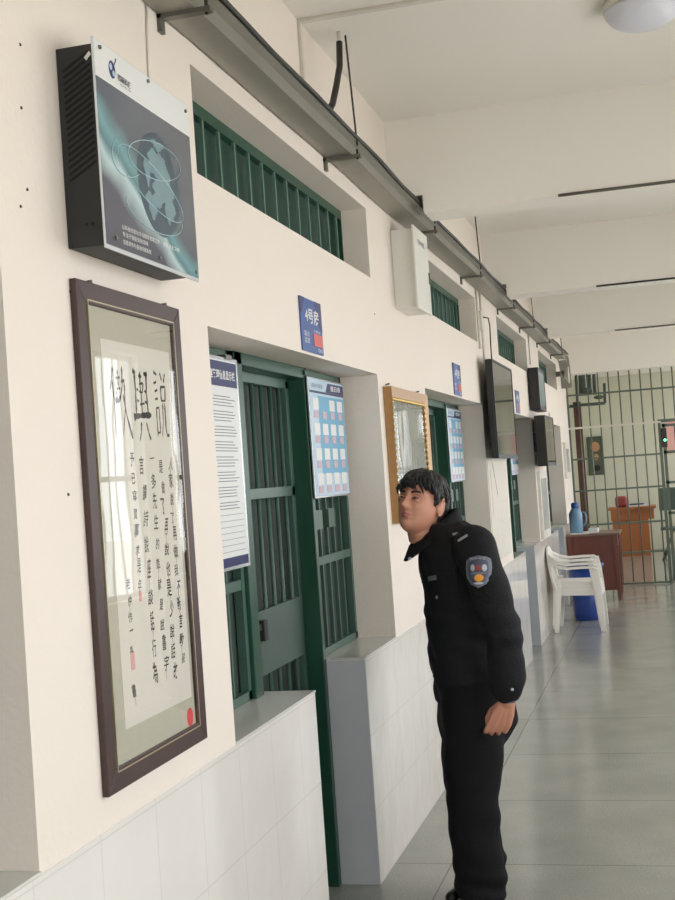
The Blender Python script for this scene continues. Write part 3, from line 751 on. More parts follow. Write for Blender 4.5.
# ------------------------------------------------------------------ plastic chairs (stack of three)
def chair(z=0):
    # local: facing +X, y from 0..0.52
    X0, Yc = -1.15, 12.70
    t = tag(empty('plastic_chair', (-.92, Yc, 0)), 'x', 'chair', 'stacked white plastic armchairs')
    s = MB(); n = 9
    rows = []
    for i in range(n):
        u = i/(n-1); x = -1.10+.40*u
        zc = .405+.012*math.cos(u*PI)-(.03*(u > .95))
        rows.append([(x, Yc+(.20+.03*u)*v, zc-.012*(1-v*v)) for v in [-1+k/5 for k in range(11)]])
    vs = [p for r in rows for p in r]; vs2 = [(p[0], p[1], p[2]-.012) for p in vs]; m = 11
    f = [(i*m+k, i*m+k+1, (i+1)*m+k+1, (i+1)*m+k) for i in range(n-1) for k in range(m-1)]
    s.add(vs, f, 0, True); s.add(vs2, f, 0, True)
    for sgn in (-1, 1): s.poly([(-1.10, Yc+sgn*.20, .42), (-.70, Yc+sgn*.23, .41), (-.70, Yc+sgn*.23, .35), (-1.10, Yc+sgn*.20, .36)], (0, sgn, 0), .012)
    s.poly([(-.70, Yc-.23, .41), (-.70, Yc+.23, .41), (-.69, Yc+.23, .35), (-.69, Yc-.23, .35)], (1, 0, 0), .010)
    link('seat', s, 'plast', t)
    b = MB()
    # back rim
    rim = []
    for k in range(17):
        a = PI*k/16; rim.append((-1.13-.05*math.sin(a)**.5, Yc-.24*math.cos(a), .42+.33*math.sin(a)**.6))
    b.tube(rim, .017, 8, flat=1.3)
    for k in range(6):
        y = Yc-.14+.28*k/5
        zt = .42+.33*(max(0, 1-((y-Yc)/.24)**2))**.3-.01
        b.box(-1.185, -1.175, y-.018, y+.018, .60, zt); b.loft([[(-1.18+dx, y+dy, .60) for dx, dy in ((-.005, -.018), (.005, -.018), (.005, .018), (-.005, .018))], [(-1.12+dx, y+dy, .41) for dx, dy in ((-.005, -.018), (.005, -.018), (.005, .018), (-.005, .018))]])
    link('backrest', b, 'plast', t)
    for sg in (-1, 1):
        ar = MB(); y = Yc+sg*.255
        P = [(-1.165, Yc+sg*.20, .69), (-1.10, y-sg*.01, .65), (-1.00, y, .625), (-.86, y, .63), (-.75, y, .628), (-.715, y, .60)]
        rings = []
        for i, p in enumerate(P):
            d = .012; wy_ = .030
            up = Vector((0, 0, 1)) if i < 5 else Vector((.8, 0, .6))
            rings.append([Vector(p)+Vector((0, wy_, 0))*a+up*d*b_ for a, b_ in ((-1, -1), (1, -1), (1, 1), (-1, 1))])
        ar.loft(rings, smooth=False); link('armrest', ar, 'plast', t, bevel=.004)
        for fr in (0, 1):
            lg = MB()
            if fr: A = [(-.745, y, .625, .042), (-.72, y, .42, .038), (-.69, y+sg*.01, 0, .024)]
            else: A = [(-1.10, Yc+sg*.215, .45, .030), (-1.12, Yc+sg*.235, .22, .026), (-1.145, Yc+sg*.25, 0, .022)]
            rings = [[(x+dx*r, yy_+dy*.016, zz) for dx, dy in ((-1, -1), (1, -1), (1, 1), (-1, 1))] for x, yy_, zz, r in A]
            lg.loft(rings, smooth=False); link('leg', lg, 'plast', t, bevel=.004)
    t.location.z += z; t.location.x -= .035
    return t
c0 = chair()
c0['label'] = 'white plastic armchair by the wall, bottom of the stack with legs on the floor'
for k, lb in ((1, 'white plastic armchair nested in the middle of the stack by the wall'), (2, 'white plastic armchair on top of the stack by the wall')):
    c = dup(c0, (-.008*k, .006*k, .036*k)); c['label'] = lb

# blue bin
bn = tag(empty('waste_bin', (-.93, 13.45, 0)), 'blue plastic bin on the floor behind the stacked white chairs', 'bin')
link('bin_body', MB().lathe((-.93, 13.45, 0), [(.14, 0.0), (.145, .02), (.175, .55), (.17, .55), (.135, .03)], 28), 'binb', bn)
link('bin_rim', MB().lathe((-.93, 13.45, 0), [(.172, .55), (.192, .55), (.194, .585), (.174, .585)], 28), 'binb', bn)

# wooden desk
dk = tag(empty('wooden_desk', (-.95, 15.5, 0)), 'red-brown wooden desk by the wall in front of the bars', 'desk')
link('desktop', MB().box(-1.25, -.62, 15.16, 15.85, .775, .80), 'desktop', dk, bevel=.004)
link('end_panel', MB().box(-1.22, -.69, 15.20, 15.22, .12, .775), 'brown', dk)
link('side_panel', MB().box(-.70, -.68, 15.22, 15.80, .12, .775), 'brown', dk)
for (x, y) in ((-.675, 15.20), (-1.21, 15.20), (-.675, 15.80), (-1.21, 15.80)):
    link('leg', MB().loft([[(x+dx*r, y+dy*r, z) for dx, dy in ((-1, -1), (1, -1), (1, 1), (-1, 1))] for z, r in ((0, .016), (.2, .024), (.775, .026))], smooth=False), 'brown', dk)
hd = link('drawer', MB().box(-.685, -.665, 15.30, 15.72, .62, .75), 'brown', dk); link('handle', MB().box(-.665, -.65, 15.47, 15.55, .68, .69), 'steel', hd)
pp = MB(); pp.box(-1.20, -.98, 15.2, 15.5, .80, .815); tag(link('paper_pile', pp, 'white', origin=(-1.1, 15.35, .8)), 'white papers lying on the red-brown desk under the flask', 'papers')
pp = MB(); pp.box(-.99, -.87, 15.3, 15.45, .80, .86); tag(link('paper_box', pp, 'white', origin=(-.9, 15.4, .8), bevel=.01), 'small white box beside the blue flask on the desk', 'box')
th = tag(empty('thermos_flask', (-1.13, 15.35, .815)), 'light blue thermos flask standing on the red-brown desk', 'flask')
q = (-1.13, 15.35, .815)
link('flask_body', MB().lathe(q, [(.075, 0), (.08, .01), (.08, .22), (.075, .24), (.05, .285), (.04, .30)], 24), 'therm', th)
link('flask_lid', MB().lathe(q, [(.044, .30), (.046, .315), (.046, .35), (.03, .365)], 24), 'thermd', th)
link('flask_handle', MB().tube([(-1.06, 15.35, 1.06), (-1.02, 15.35, 1.055), (-1.005, 15.35, 1.0), (-1.012, 15.35, .93), (-1.05, 15.35, .89)], .009, 8), 'therm', th)

# ------------------------------------------------------------------ barred partition at the end
pt = tag(empty('barred_partition', (0, YEND, 0)), 'grey-green floor-to-beam barred partition closing the far end of the corridor', 'barred partition')
x = -1.24
while x < 1.5:
    if not (-.09 < x < .86):
        link('bar', MB().tube([(x, YEND, .02), (x, YEND, 2.84)], .009, 6), 'barg', pt)
    else:
        link('bar', MB().tube([(x, YEND, 2.14), (x, YEND, 2.84)], .009, 6), 'barg', pt)
    x += .137
for z in (.02, .427, .82, 1.276, 1.70, 2.56):
    for (a, b) in (((-1.254, -.07), (.87, 1.53)) if z < 2.2 else ((-1.254, 1.53),)):
        link('rail', MB().box(a, b, YEND-.016, YEND+.016, z-.012, z+.012), 'barg', pt)
link('edge_post', MB().box(-1.254, -1.228, YEND-.02, YEND+.02, 0, 2.57), 'barg', pt)
fr = MB(); fr.box(-.10, -.06, YEND-.03, YEND+.03, 0, 2.15); fr.box(.84, .88, YEND-.03, YEND+.03, 0, 2.15); fr.box(-.10, .88, YEND-.03, YEND+.03, 2.11, 2.15)
gf = link('gate_frame', fr, 'barg', pt)
gl = MB(); gl.box(-.05, -.01, YEND-.02, YEND+.02, .03, 2.09); gl.box(.79, .83, YEND-.02, YEND+.02, .03, 2.09)
for z in (.03, .9, 1.3, 1.7, 2.05): gl.box(-.05, .83, YEND-.02, YEND+.02, z, z+.035)
gg = link('gate_leaf', gl, 'barg', pt)
for k in range(5): link('gate_bar', MB().tube([(.11+k*.14, YEND, .05), (.11+k*.14, YEND, 2.06)], .009, 6), 'barg', gg)
link('pale_rail', MB().box(-1.254, -.06, YEND-.05, YEND-.025, 2.105, 2.13), 'pvc', pt)
lk = link('lock_box', MB().box(-.06, .005, YEND-.06, YEND-.02, 1.78, 2.03), 'dark', pt, bevel=.004)
link('green_light', MB().ell((-.022, YEND-.062, 1.875), (.017, .006, .017), 12, 8), 'led', lk)
# ------------------------------------------------------------------ room behind the bars
struct('wall_far', MB().box(-2.2, 1.75, 23.5, 23.7, 0, 3.43), 'farw')
struct('wall_far_left', MB().box(-2.1, -2.0, 16.96, 23.5, 0, 3.43), 'farw')
struct('wall_corner', MB().box(-2.1, -1.454, 16.9, 17.0, 0, 3.43), 'farw')
struct('ceiling_far', MB().box(-2.2, 1.75, 17.1, 23.7, 3.2, 3.4), 'ceilp')
c = MB(); c.box(-1.245, -1.14, 18.0, 18.1, 0, 2.52); tag(link('pillar', c, 'maroon', origin=(-1.19, 18.05, 0)), 'dark maroon square post rising behind the bars', 'post')
pg = tag(empty('pipework', (-1.1, 18, 2.4)), 'dark tangled pipes and valves high behind the bars', 'pipes')
pg_m = MB(); pg_m.tube([(-1.32, 18, 2.46), (-1.16, 18, 2.47), (-.80, 18, 2.47)], .022, 8); link('horizontal_pipe', pg_m, 'pipeg', pg)
for (x_, z0_, z1_, r_) in ((-1.18, 2.47, 3.2, .02), (-1.10, 2.6, 3.2, .05), (-1.0, 2.62, 3.2, .03), (-.93, 2.6, 3.2, .025), (-.80, 2.47, 2.75, .02)):
    link('vertical_pipe', MB().tube([(x_, 18, z0_), (x_+.01, 18, z1_)], r_, 8), 'pipeg', pg)
link('valve', MB().ell((-1.05, 17.98, 2.66), (.09, .05, .05)), 'pipeg', pg); link('valve', MB().ell((-.88, 17.98, 2.56), (.07, .04, .03)), 'pipeg', pg)
fp = tag(empty('wall_picture', (-1.29, 23.49, 1.4)), 'small green-framed picture on the wall behind the bars', 'picture')
def xzframe(x0, x1, z0, z1, y0, y1, w): return join(MB().box(x0, x1, y0, y1, z0, z0+w), MB().box(x0, x1, y0, y1, z1-w, z1), MB().box(x0, x0+w, y0, y1, z0+w, z1-w), MB().box(x1-w, x1, y0, y1, z0+w, z1-w))
link('frame', xzframe(-1.43, -1.135, 1.41, 2.12, 23.46, 23.5, .035), 'pipeg', fp)
link('print', MB().box(-1.4, -1.16, 23.475, 23.5, 1.44, 2.09), 'pict', fp)
link('print_detail', join(MB().ell((-1.28, 23.474, 1.93), (.08, .003, .09)), MB().ell((-1.27, 23.474, 1.74), (.04, .003, .06))), 'picto', fp)
link('print_dark', MB().ell((-1.27, 23.474, 1.54), (.06, .003, .06)), 'dark', fp)
od = tag(empty('orange_desk', (-.72, 22.3, 0)), 'orange-brown wooden desk in the room behind the bars', 'desk')
link('desktop', MB().box(-1.06, -.26, 21.9, 22.6, .80, .84), 'oran', od); link('skirt', MB().box(-1.02, -.30, 21.95, 21.97, .62, .80), 'oran', od)
link('front_panel', MB().box(-.98, -.42, 21.97, 21.99, 0, .66), 'oran', od); link('side_panel', MB().box(-.42, -.40, 21.97, 22.55, 0, .80), 'oran', od)
link('side_panel', MB().box(-1.0, -.98, 21.97, 22.55, 0, .80), 'oran', od)
tag(link('red_bag', MB().box(-.94, -.74, 22.12, 22.26, .841, 1.03), 'redf', bevel=.04, origin=(-.84, 22.2, .84)), 'dull red bag on the orange desk behind the bars', 'bag')
tag(link('paper_pile', join(MB().box(-.72, -.36, 21.98, 22.3, .841, .87)), 'white', origin=(-.6, 22.1, .84)), 'white papers on the orange desk behind the bars', 'papers')
tag(link('dark_folder', MB().box(-.70, -.46, 22.0, 22.25, .871, .89), 'navy', origin=(-.6, 22.1, .87)), 'dark folder lying on papers on the orange desk', 'folder')
oc = tag(empty('office_chair', (.02, 21, 0)), 'grey metal-framed chair to the right of the orange desk', 'chair')
for (a, b) in (((-.20, 20.8, 0), (.0, 20.8, .48)), ((.22, 20.8, 0), (0.02, 20.8, .48)), ((-.16, 21.2, 0), (.0, 21.2, .48)), ((.20, 21.2, 0), (0.02, 21.2, .48))):
    link('leg', MB().tube([a, b], .014, 8), 'pipeg', oc)
link('seat', MB().box(-.2, .2, 20.75, 21.2, .48, .52), 'pipeg', oc, bevel=.01); link('backrest', MB().box(-.2, .2, 21.2, 21.24, .78, 1.15), 'pipeg', oc, bevel=.01)
link('back_frame', join(MB().tube([(-.17, 21.22, .5), (-.17, 21.22, .8)], .012, 8), MB().tube([(.17, 21.22, .5), (.17, 21.22, .8)], .012, 8)), 'pipeg', oc)
tag(link('pink_notice', MB().box(.0, .5, 23.47, 23.503, 1.72, 2.3), 'pink', origin=(.25, 23.48, 1.7)), 'pink and white notice seen through the far gate at the right edge', 'notice')

# ------------------------------------------------------------------ the man in uniform
per = None
def ringp(c, a, b, z, f, s, n=32, e=2.3):
    out = []
    for k in range(n):
        t = 2*PI*k/n; cu, su = math.cos(t), math.sin(t)
        u = math.copysign(abs(cu)**(2/e), cu)*a; v = math.copysign(abs(su)**(2/e), su)*b
        out.append(Vector((c[0], c[1], 0))+s*u+f*v+Vector((0, 0, z)))
    return out
yaw = math.radians(200); F_ = Vector((math.cos(yaw), math.sin(yaw), 0)); S_ = Vector((-F_.y, F_.x, 0))   # forward, his left
PX, PY = -.80, 4.75
# head: lofted profile then sculpted bumps. local x = his right, y = forward, z = up
HT = [(.118, .004, .004, .004, -.01), (.113, .032, .036, .045, -.005), (.10, .052, .060, .070, 0), (.08, .066, .076, .086, 0), (.055, .074, .085, .095, 0), (.03, .077, .089, .099, 0), (.0, .076, .088, .096, 0),
      (-.025, .073, .087, .088, 0), (-.05, .069, .085, .074, 0), (-.07, .062, .083, .060, 0), (-.085, .055, .081, .048, 0), (-.10, .044, .077, .036, 0), (-.112, .030, .066, .024, 0), (-.118, .014, .05, .01, 0)]
def hprof(z):
    T = HT
    if z >= T[0][0]: return T[0][1:4]
    for i in range(len(T)-1):
        if T[i+1][0] <= z <= T[i][0]:
            t = (T[i][0]-z)/(T[i][0]-T[i+1][0]); t = t
            return tuple(T[i][j]*(1-t)+T[i+1][j]*t for j in (1, 2, 3))
    return T[-1][1:4]
BUMP = [(0, .002, .009, .007, .022), (0, -.018, .014, .008, .016), (0, -.033, .017, .009, .009), (.013, -.037, .009, .007, .006), (-.013, -.037, .009, .007, .006),
        (.031, .004, -.011, .015, .010), (-.031, .004, -.011, .015, .010), (.03, .023, .005, .02, .006), (-.03, .023, .005, .02, .006), (0, .06, .004, .04, .02),
        (0, -.058, .009, .016, .0045), (0, -.0685, .010, .014, .005), (0, -.063, -.006, .020, .0022), (0, -.079, -.004, .014, .004), (0, -.098, .009, .015, .011),
        (.045, -.022, .006, .016, .016), (-.045, -.022, .006, .016, .016), (.027, -.06, -.003, .006, .02), (-.027, -.06, -.003, .006, .02)]
def headpt(z, t, grow=0, feat=True):
    w, f, b = hprof(z); c_, s_ = math.cos(t), math.sin(t)
    e = 2.15
    x = math.copysign(abs(c_)**(2/e), c_)*(w+grow); y = math.copysign(abs(s_)**(2/e), s_)*((f if s_ > 0 else b)+grow)
    if feat and s_ > 0:
        for bx, bz, am, sx, sz in BUMP:
            y += am*math.exp(-((x-bx)/sx)**2*.5-((z-bz)/sz)**2*.5)*min(1, s_*2)
    return Vector((x, y, z))
def head_rings(grow=0, feat=True, nz=84, n=112, zt=.1175, zb=-.1175):
    R = []
    for i in range(nz+1):
        u = i/nz; z = (zt+zb)/2+(zt-zb)/2*math.cos(PI*u*.98+.01*PI)
        R.append([headpt(z, 2*PI*k/n, grow, feat) for k in range(n)])
    return R
hy = math.radians(-114); fw = Vector((math.cos(hy), math.sin(hy), 0))
pit = math.radians(20); rol = math.radians(0)
fw3 = (fw*math.cos(pit)+Vector((0, 0, 1))*math.sin(pit)).normalized()
rt = fw3.cross(Vector((0, 0, 1))).normalized(); up3 = rt.cross(fw3)
Rr = Matrix.Rotation(math.radians(-5), 3, fw3)
rt, up3 = Rr@rt, Rr@up3
HC = Vector((-.925, 4.71, 1.533)); HS = 1.01
def H(p): return HC+(rt*p[0]+fw3*p[1]+up3*p[2])*HS
body = MB()
body.loft([[H(p) for p in r] for r in head_rings()])
for sg in (-1, 1):      # ears: rim, lobe and bowl
    e = MB(); pts = []
    for k in range(15):
        a = math.radians(-110+290*k/14); pts.append(H((sg*(.083+.012*max(0, math.cos(a-2.6))), -.012-.018*math.cos(a), -.003+.033*math.sin(a))))
    body.tube(pts, [.004+.002*math.sin(PI*k/14) for k in range(15)], 8)
    body.ell(H((sg*.080, -.010, -.003)), (.007, .016, .027), 14, 10, rot=Matrix((rt, fw3, up3)).transposed())
neck = Vector((-.865, 4.75, 1.40))
body.limb([H((0, -.02, -.05)), H((0, -.022, -.10)), neck, neck+Vector((.03, 0, -.06))], [.052, .055, .058, .07], 20)
def torso(grow):
    T = [(.72, .775, .155, .125), (.80, .785, .165, .122), (.90, .79, .165, .12), (1.0, .795, .16, .122), (1.12, .795, .17, .125), (1.25, .80, .185, .122), (1.34, .81, .195, .108), (1.40, .825, .18, .085), (1.435, .84, .13, .068), (1.46, .85, .085, .06)]
    return [ringp((-cx, PY), a+grow, b+grow, z, F_, S_) for z, cx, a, b in T]
body.loft(torso(-.012))
ARM = {'L': [(-.71, 4.565, 1.375), (-.662, 4.505, 1.24), (-.622, 4.495, 1.09), (-.612, 4.50, .96), (-.620, 4.505, .815)],
       'R': [(-.885, 4.925, 1.375), (-.87, 4.96, 1.24), (-.82, 4.98, 1.09), (-.80, 4.985, .96), (-.80, 4.98, .80)]}
for k in ARM: body.limb(ARM[k], [.05, .046, .040, .038, .027], 14)
LEG = {'L': [(-.775, 4.66, .86), (-.775, 4.655, .68), (-.795, 4.65, .47), (-.80, 4.65, .30), (-.785, 4.65, .09)],
       'R': [(-.79, 4.84, .86), (-.815, 4.845, .68), (-.84, 4.85, .47), (-.83, 4.85, .30), (-.81, 4.85, .09)]}
for k in LEG: body.limb(LEG[k], [.078, .078, .056, .054, .04], 16)
# hands: palm, four curled fingers, thumb
def hand(side):
    w = Vector(ARM[side][-1]); sy = 1 if side == 'L' else -1      # palm faces the thigh (+y for the left hand)
    dn = Vector((-.42, 0, -1)).normalized(); fwd = Vector((-1, 0, .12)).normalized(); pal = Vector((0, sy, 0))
    def q(a, b_, c_): return w+dn*a+fwd*b_+pal*c_      # down, forward, towards palm
    m = []
    for i, (b0, ln) in enumerate(((.034, 1.0), (.013, 1.08), (-.009, 1.0), (-.029, .82))):
        body.limb([q(.01, b0*.55, 0), q(.05, b0*.85, 0), q(.088, b0*1.05, .002)], [.015, .015, .0115], 10)
        body.limb([q(.088, b0*1.05, .002), q(.088+.032*ln, b0*1.08+.004, .010), q(.088+.043*ln, b0*1.08+.006, .032), q(.088+.030*ln, b0*1.05+.008, .048)], [.0105, .0095, .0088, .0075], 10)
    body.limb([q(.015, .02, .006), q(.045, .045, .018), q(.078, .052, .03), q(.10, .045, .034)], [.016, .0125, .0105, .008], 10)
hand('L'); hand('R')
for k in LEG:
    a = Vector(LEG[k][-1]); body.limb([(a.x, a.y, .06), (a.x-.03, a.y-.04, .035), (a.x-.085, a.y-.115, .03)], [.038, .034, .026], 12)
per = link('person', body, ['skin', 'lip'], origin=(PX, PY, 0))
remesh(per, .0034, 2, .5)
inv = Matrix((rt, fw3, up3))
mi = []
for p in per.data.polygons:
    c_ = inv@((p.center+Vector((PX, PY, 0)))-HC)/HS
    zl = -.0635; ok = c_.y > .07 and abs(c_.x) < .024 and abs(c_.z-zl) < .0105*(1-(abs(c_.x)/.025)**1.6)
    mi.append(1 if ok else 0)
per.data.polygons.foreach_set('material_index', mi)
tag(per, 'man in black police uniform looking up to the left, standing with arms down', 'person')
# eyes and brows
for sg in (-1, 1):
    ey = MB().ell(H((sg*.031, .0725, .003)), (.0100,)*3, 20, 14)
    eo = link('eye', ey, 'eyew', per)
    link('iris', MB().ell(H((sg*.031+.002, .0785, .0035)), (.0052,)*3, 14, 10), 'iris', eo)
    ld = MB()
    for up_, zz in ((1, .0075), (0, -.004)):
        pts = [H((sg*.031+u*.0165, .0855-.006*u*u, zz-.0075*u*u*(1 if up_ else -1)+(.001 if up_ else 0))) for u in [-1+k/6 for k in range(13)]]
        ld.tube(pts, .0038 if up_ else .0026, 8)
    link('eyelid', ld, 'skin', per)
    pts = [H((sg*.031+u*.0165, .0895-.006*u*u, .0055-.0065*u*u)) for u in [-1+k/6 for k in range(13)]]
    link('eyelash', MB().tube(pts, .0013, 6), 'hair', per)
    pts = [H((sg*(.014+.035*u), .0925-.013*u*u, .022+.006*math.sin(PI*u*.8))) for u in [k/8 for k in range(9)]]
    link('eyebrow', MB().tube(pts, [.002+.0025*math.sin(PI*(.15+.8*k/8)) for k in range(9)], 8), 'hair', per)
    link('nostril', MB().ell(H((sg*.007, .1045, -.0425)), (.0032, .0032, .002), 8, 6), 'lip', per)
# hair
rh = random.Random(4)
hb = MB(); R = []
for r_ in head_rings(0, False, 60, 96):
    rr_ = []
    for k, p in enumerate(r_):
        t = 2*PI*k/96; fr_ = math.sin(t); sd = abs(math.cos(t))
        # hairline height around the head
        if fr_ > 0: hl = .052*fr_**.7+.002*(1-fr_) - .026*math.exp(-((sd-.985)/.02)**2) + .004*math.sin(t*23)
        else: hl = .0-.085*min(1, (-fr_)*1.6)+.004*math.sin(t*17)
        if abs(p.y+.010) < .022 and p.z < .024: hl = max(hl, .024)       # clear of the ear
        u = (p.z-hl)/.012; u = max(0, min(1, u)); u = u*u*(3-2*u)
        g = -.006+u*(.024+.003*math.sin(t*9+p.z*60)+.002*math.sin(t*21))
        n_ = Vector((p.x, p.y, p.z*1.0)).normalized()
        rr_.append(H(p+n_*g))
    R.append(rr_)
hb.loft(R)
for k in range(60):      # fringe and side tufts swept towards his right
    t = math.radians(rh.uniform(18, 165)); z0 = rh.uniform(.06, .088)
    p0 = headpt(z0, t, .014, False); ln = rh.uniform(.028, .05)
    zt_ = max(z0-ln, .030+.01*rh.random()); p1 = headpt((z0+zt_)/2, t+.10, .013, False); p2 = headpt(zt_, t+rh.uniform(.1, .28), .005, False)
    hb.tube([H(p0), H(p1), H(p2)], [.008, .006, .0012], 6)
for k in range(70):
    t = math.radians(rh.uniform(0, 360)); z0 = rh.uniform(.06, .108)
    p0 = headpt(z0, t, .016, False); p1 = headpt(z0-.02, t+.15, .019, False); p2 = headpt(z0-.045, t+.3, .014, False)
    hb.tube([H(p0), H(p1), H(p2)], [.004, .006, .0015], 6)
for sg in (-1, 1):      # sideburns
    hb.tube([H((sg*.078, .014, .045)), H((sg*.079, .015, .012)), H((sg*.0775, .014, -.010))], [.008, .005, .0015], 8, flat=.4)
link('hair', hb, 'hair', per)
# trousers
tr = MB()
tr.loft([ringp((-cx, PY), a, b, z, F_, S_) for z, cx, a, b in ((.62, .79, .15, .12), (.70, .775, .178, .150), (.80, .775, .175, .145), (.95, .79, .17, .13))])
for k, off in (('L', 0), ('R', 0)):
    P = [Vector(p) for p in LEG[k]]; P[-1].z = .055
    rings = []
    rad = [.118, .112, .096, .092, .094]
    rad_z = []
    tr.tube([P[0], P[0].lerp(P[1], .5), P[1], P[1].lerp(P[2], .5), P[2], P[2].lerp(P[3], .4), P[3], P[3].lerp(P[4], .5), P[4].lerp(P[3], .08), P[4]],
            [.11, .116, .118, .112, .104, .098, .096, .096, .094, .092], 24, flat=.92, ref=(1, 0, 0))
t_ = link('trousers', tr, 'trous', per); remesh(t_, .009, 6)
NN = [v.normal.copy() for v in t_.data.vertices]
for v, nn in zip(t_.data.vertices, NN):
    z = v.co.z; a = math.atan2(v.co.y, v.co.x)
    d = .004*math.sin(z*46+a*2.5)*math.exp(-((z-.42)/.10)**2)+.006*math.sin(z*75+a*3)*math.exp(-((z-.12)/.07)**2)+.003*math.sin(z*30+a*4)
    v.co += nn*d
for k in LEG:
    a = LEG[k][-1]; sh_ = MB()
    sh_.limb([(a[0]+.032, a[1]+.042, .05), (a[0]-.012, a[1]-.015, .052), (a[0]-.062, a[1]-.080, .042), (a[0]-.102, a[1]-.132, .034)], [.042, .044, .042, .030], 16)
    for i, v in enumerate(sh_.v): sh_.v[i] = (v[0], v[1], max(.004, v[2]))
    so = link('shoe', sh_, 'shoe', per)
    sl_ = MB().poly([(a[0]-.035+.13*.61*math.cos(q_)-.046*.79*math.sin(q_), a[1]-.045+.13*.79*math.cos(q_)+.046*.61*math.sin(q_), 0) for q_ in [2*PI*k_/24 for k_ in range(24)]], (0, 0, 1), .014)
    link('sole', sl_, 'blackh', so)
# jacket
jk = MB()
TJ = [(.775, .788, .185, .135), (.83, .79, .183, .140), (.95, .795, .178, .145), (1.06, .795, .176, .147), (1.18, .79, .188, .152), (1.27, .797, .198, .153), (1.34, .812, .204, .143), (1.395, .812, .190, .118), (1.43, .826, .145, .102), (1.462, .850, .095, .072)]
jk.loft([ringp((-cx, PY), a, b, z, F_, S_) for z, cx, a, b in TJ])
for k in ARM:
    P = [Vector(p) for p in ARM[k]]; P[-1].z = .845 if k == 'L' else .83
    jk.limb(P[:1]+[P[0].lerp(P[1], .5)]+P[1:-1]+[P[-1]+Vector((0, 0, .02))], [.078, .078, .074, .070, .067, .064], 20)
jo = link('jacket', jk, 'cloth', per); remesh(jo, .008, 7)
NN = [v.normal.copy() for v in jo.data.vertices]
for v, nn in zip(jo.data.vertices, NN):
    w_ = v.co+Vector((PX, PY, 0)); z = w_.z; a = math.atan2(w_.y-4.75, w_.x+.80)
    d = .0035*math.sin(z*38+a*3+math.sin(a*5)*1.5)+.003*math.sin(z*85+a*6)*math.exp(-((z-1.08)/.12)**2)+.003*math.sin(z*60-a*5)*math.exp(-((z-.86)/.06)**2)
    v.co += nn*d
from mathutils.bvhtree import BVHTree
JB = BVHTree.FromPolygons([v.co+Vector((PX, PY, 0)) for v in jo.data.vertices], [tuple(p.vertices) for p in jo.data.polygons])
def cast(o_, d_):
    o_ = Vector(o_); d_ = Vector(d_).normalized(); h_ = JB.ray_cast(o_, d_)
    if h_[0] is None:
        c_ = o_+d_*(Vector((PX, PY, 1.2))-o_).dot(d_); h_ = JB.find_nearest(c_); n2 = h_[0]; return n2, h_[1]
    return h_[0], h_[1]
# collar (open, standing away from the neck)
def NB(t, r, z): return Vector((-.868, 4.745, 0))+F_*math.cos(t)*r[0]+S_*math.sin(t)*r[1]+Vector((0, 0, z))
cl = MB(); rows = []
for i in range(6):
    u = i/5; row = []
    for k in range(31):
        t = math.radians(-172+344*k/30+0)  # 0 = front ; goes around behind
        tt = math.radians(8+ (344*k/30)) # from front gap around
        fr_ = (1+math.cos(tt))/2          # 1 in front
        r0 = (.088+.012*fr_, .085); r1 = (.074+.042*fr_, .074+.010*fr_)
        z0 = 1.425-.055*fr_; z1 = 1.51-.135*fr_**1.7
        r_ = (r0[0]*(1-u)+r1[0]*u, r0[1]*(1-u)+r1[1]*u); row.append(NB(tt, r_, z0*(1-u)+z1*u))
    rows.append(row)
inner = [[Vector((p.x, p.y, p.z)) for p in r] for r in rows]
n = 31; V = [p for r in rows for p in r]; fcs = [(i*n+k, i*n+k+1, (i+1)*n+k+1, (i+1)*n+k) for i in range(5) for k in range(n-1)]
cl.add(V, fcs, 0, True)
# turned-down leaf
rows = []
for i in range(5):
    u = i/4; row = []
    for k in range(31):
        tt = math.radians(8+344*k/30); fr_ = (1+math.cos(tt))/2
        r1 = (.076+.044*fr_+.012*u+.012*fr_*u, .076+.010*fr_+.024*u); z1 = 1.51-.135*fr_**1.7-(.046+.008*fr_)*u
        row.append(NB(tt, r1, z1))
    rows.append(row)
V = [p for r in rows for p in r]; fcs = [(i*n+k, i*n+k+1, (i+1)*n+k+1, (i+1)*n+k) for i in range(4) for k in range(n-1)]
cl.add(V, fcs, 0, True)
co_ = link('collar', cl, 'cloth', jo)
so_ = co_.modifiers.new('thick', 'SOLIDIFY'); so_.thickness = .006; so_.offset = 0
# shirt front and seams
pk = MB()
def onfront(u, z, d=.0): return Vector((-.80, 4.75, 0))+S_*u+F_*(.147+d)+Vector((0, 0, z))
# chest tape, collar pin
def onchest(u, z):
    o_ = Vector((-.80, 4.75, 0))+S_*u+F_*.5+Vector((0, 0, z)); p_, n_ = cast(o_, -F_)
    return p_+F_*.0015
ct = MB(); P = [(.085, 1.265), (.135, 1.273), (.135, 1.256), (.085, 1.248)]
ct.poly([onchest(u, z) for u, z in P], F_, .003); link('chest_tape', ct, 'badge', jo)
for z in (1.24, 1.12, 1.0, .88): link('button', MB().ell(onchest(0, z), (.004, .007, .007), 10, 8), 'shoe', jo)
ct = MB().ell(onchest(.13, 1.19), (.005, .008, .008), 10, 8); link('pocket_button', ct, 'badge', jo)
cp = MB().ell(NB(math.radians(30), (.150, .110), 1.335), (.008, .008, .006), 10, 8); link('collar_pin', cp, 'silver', co_)
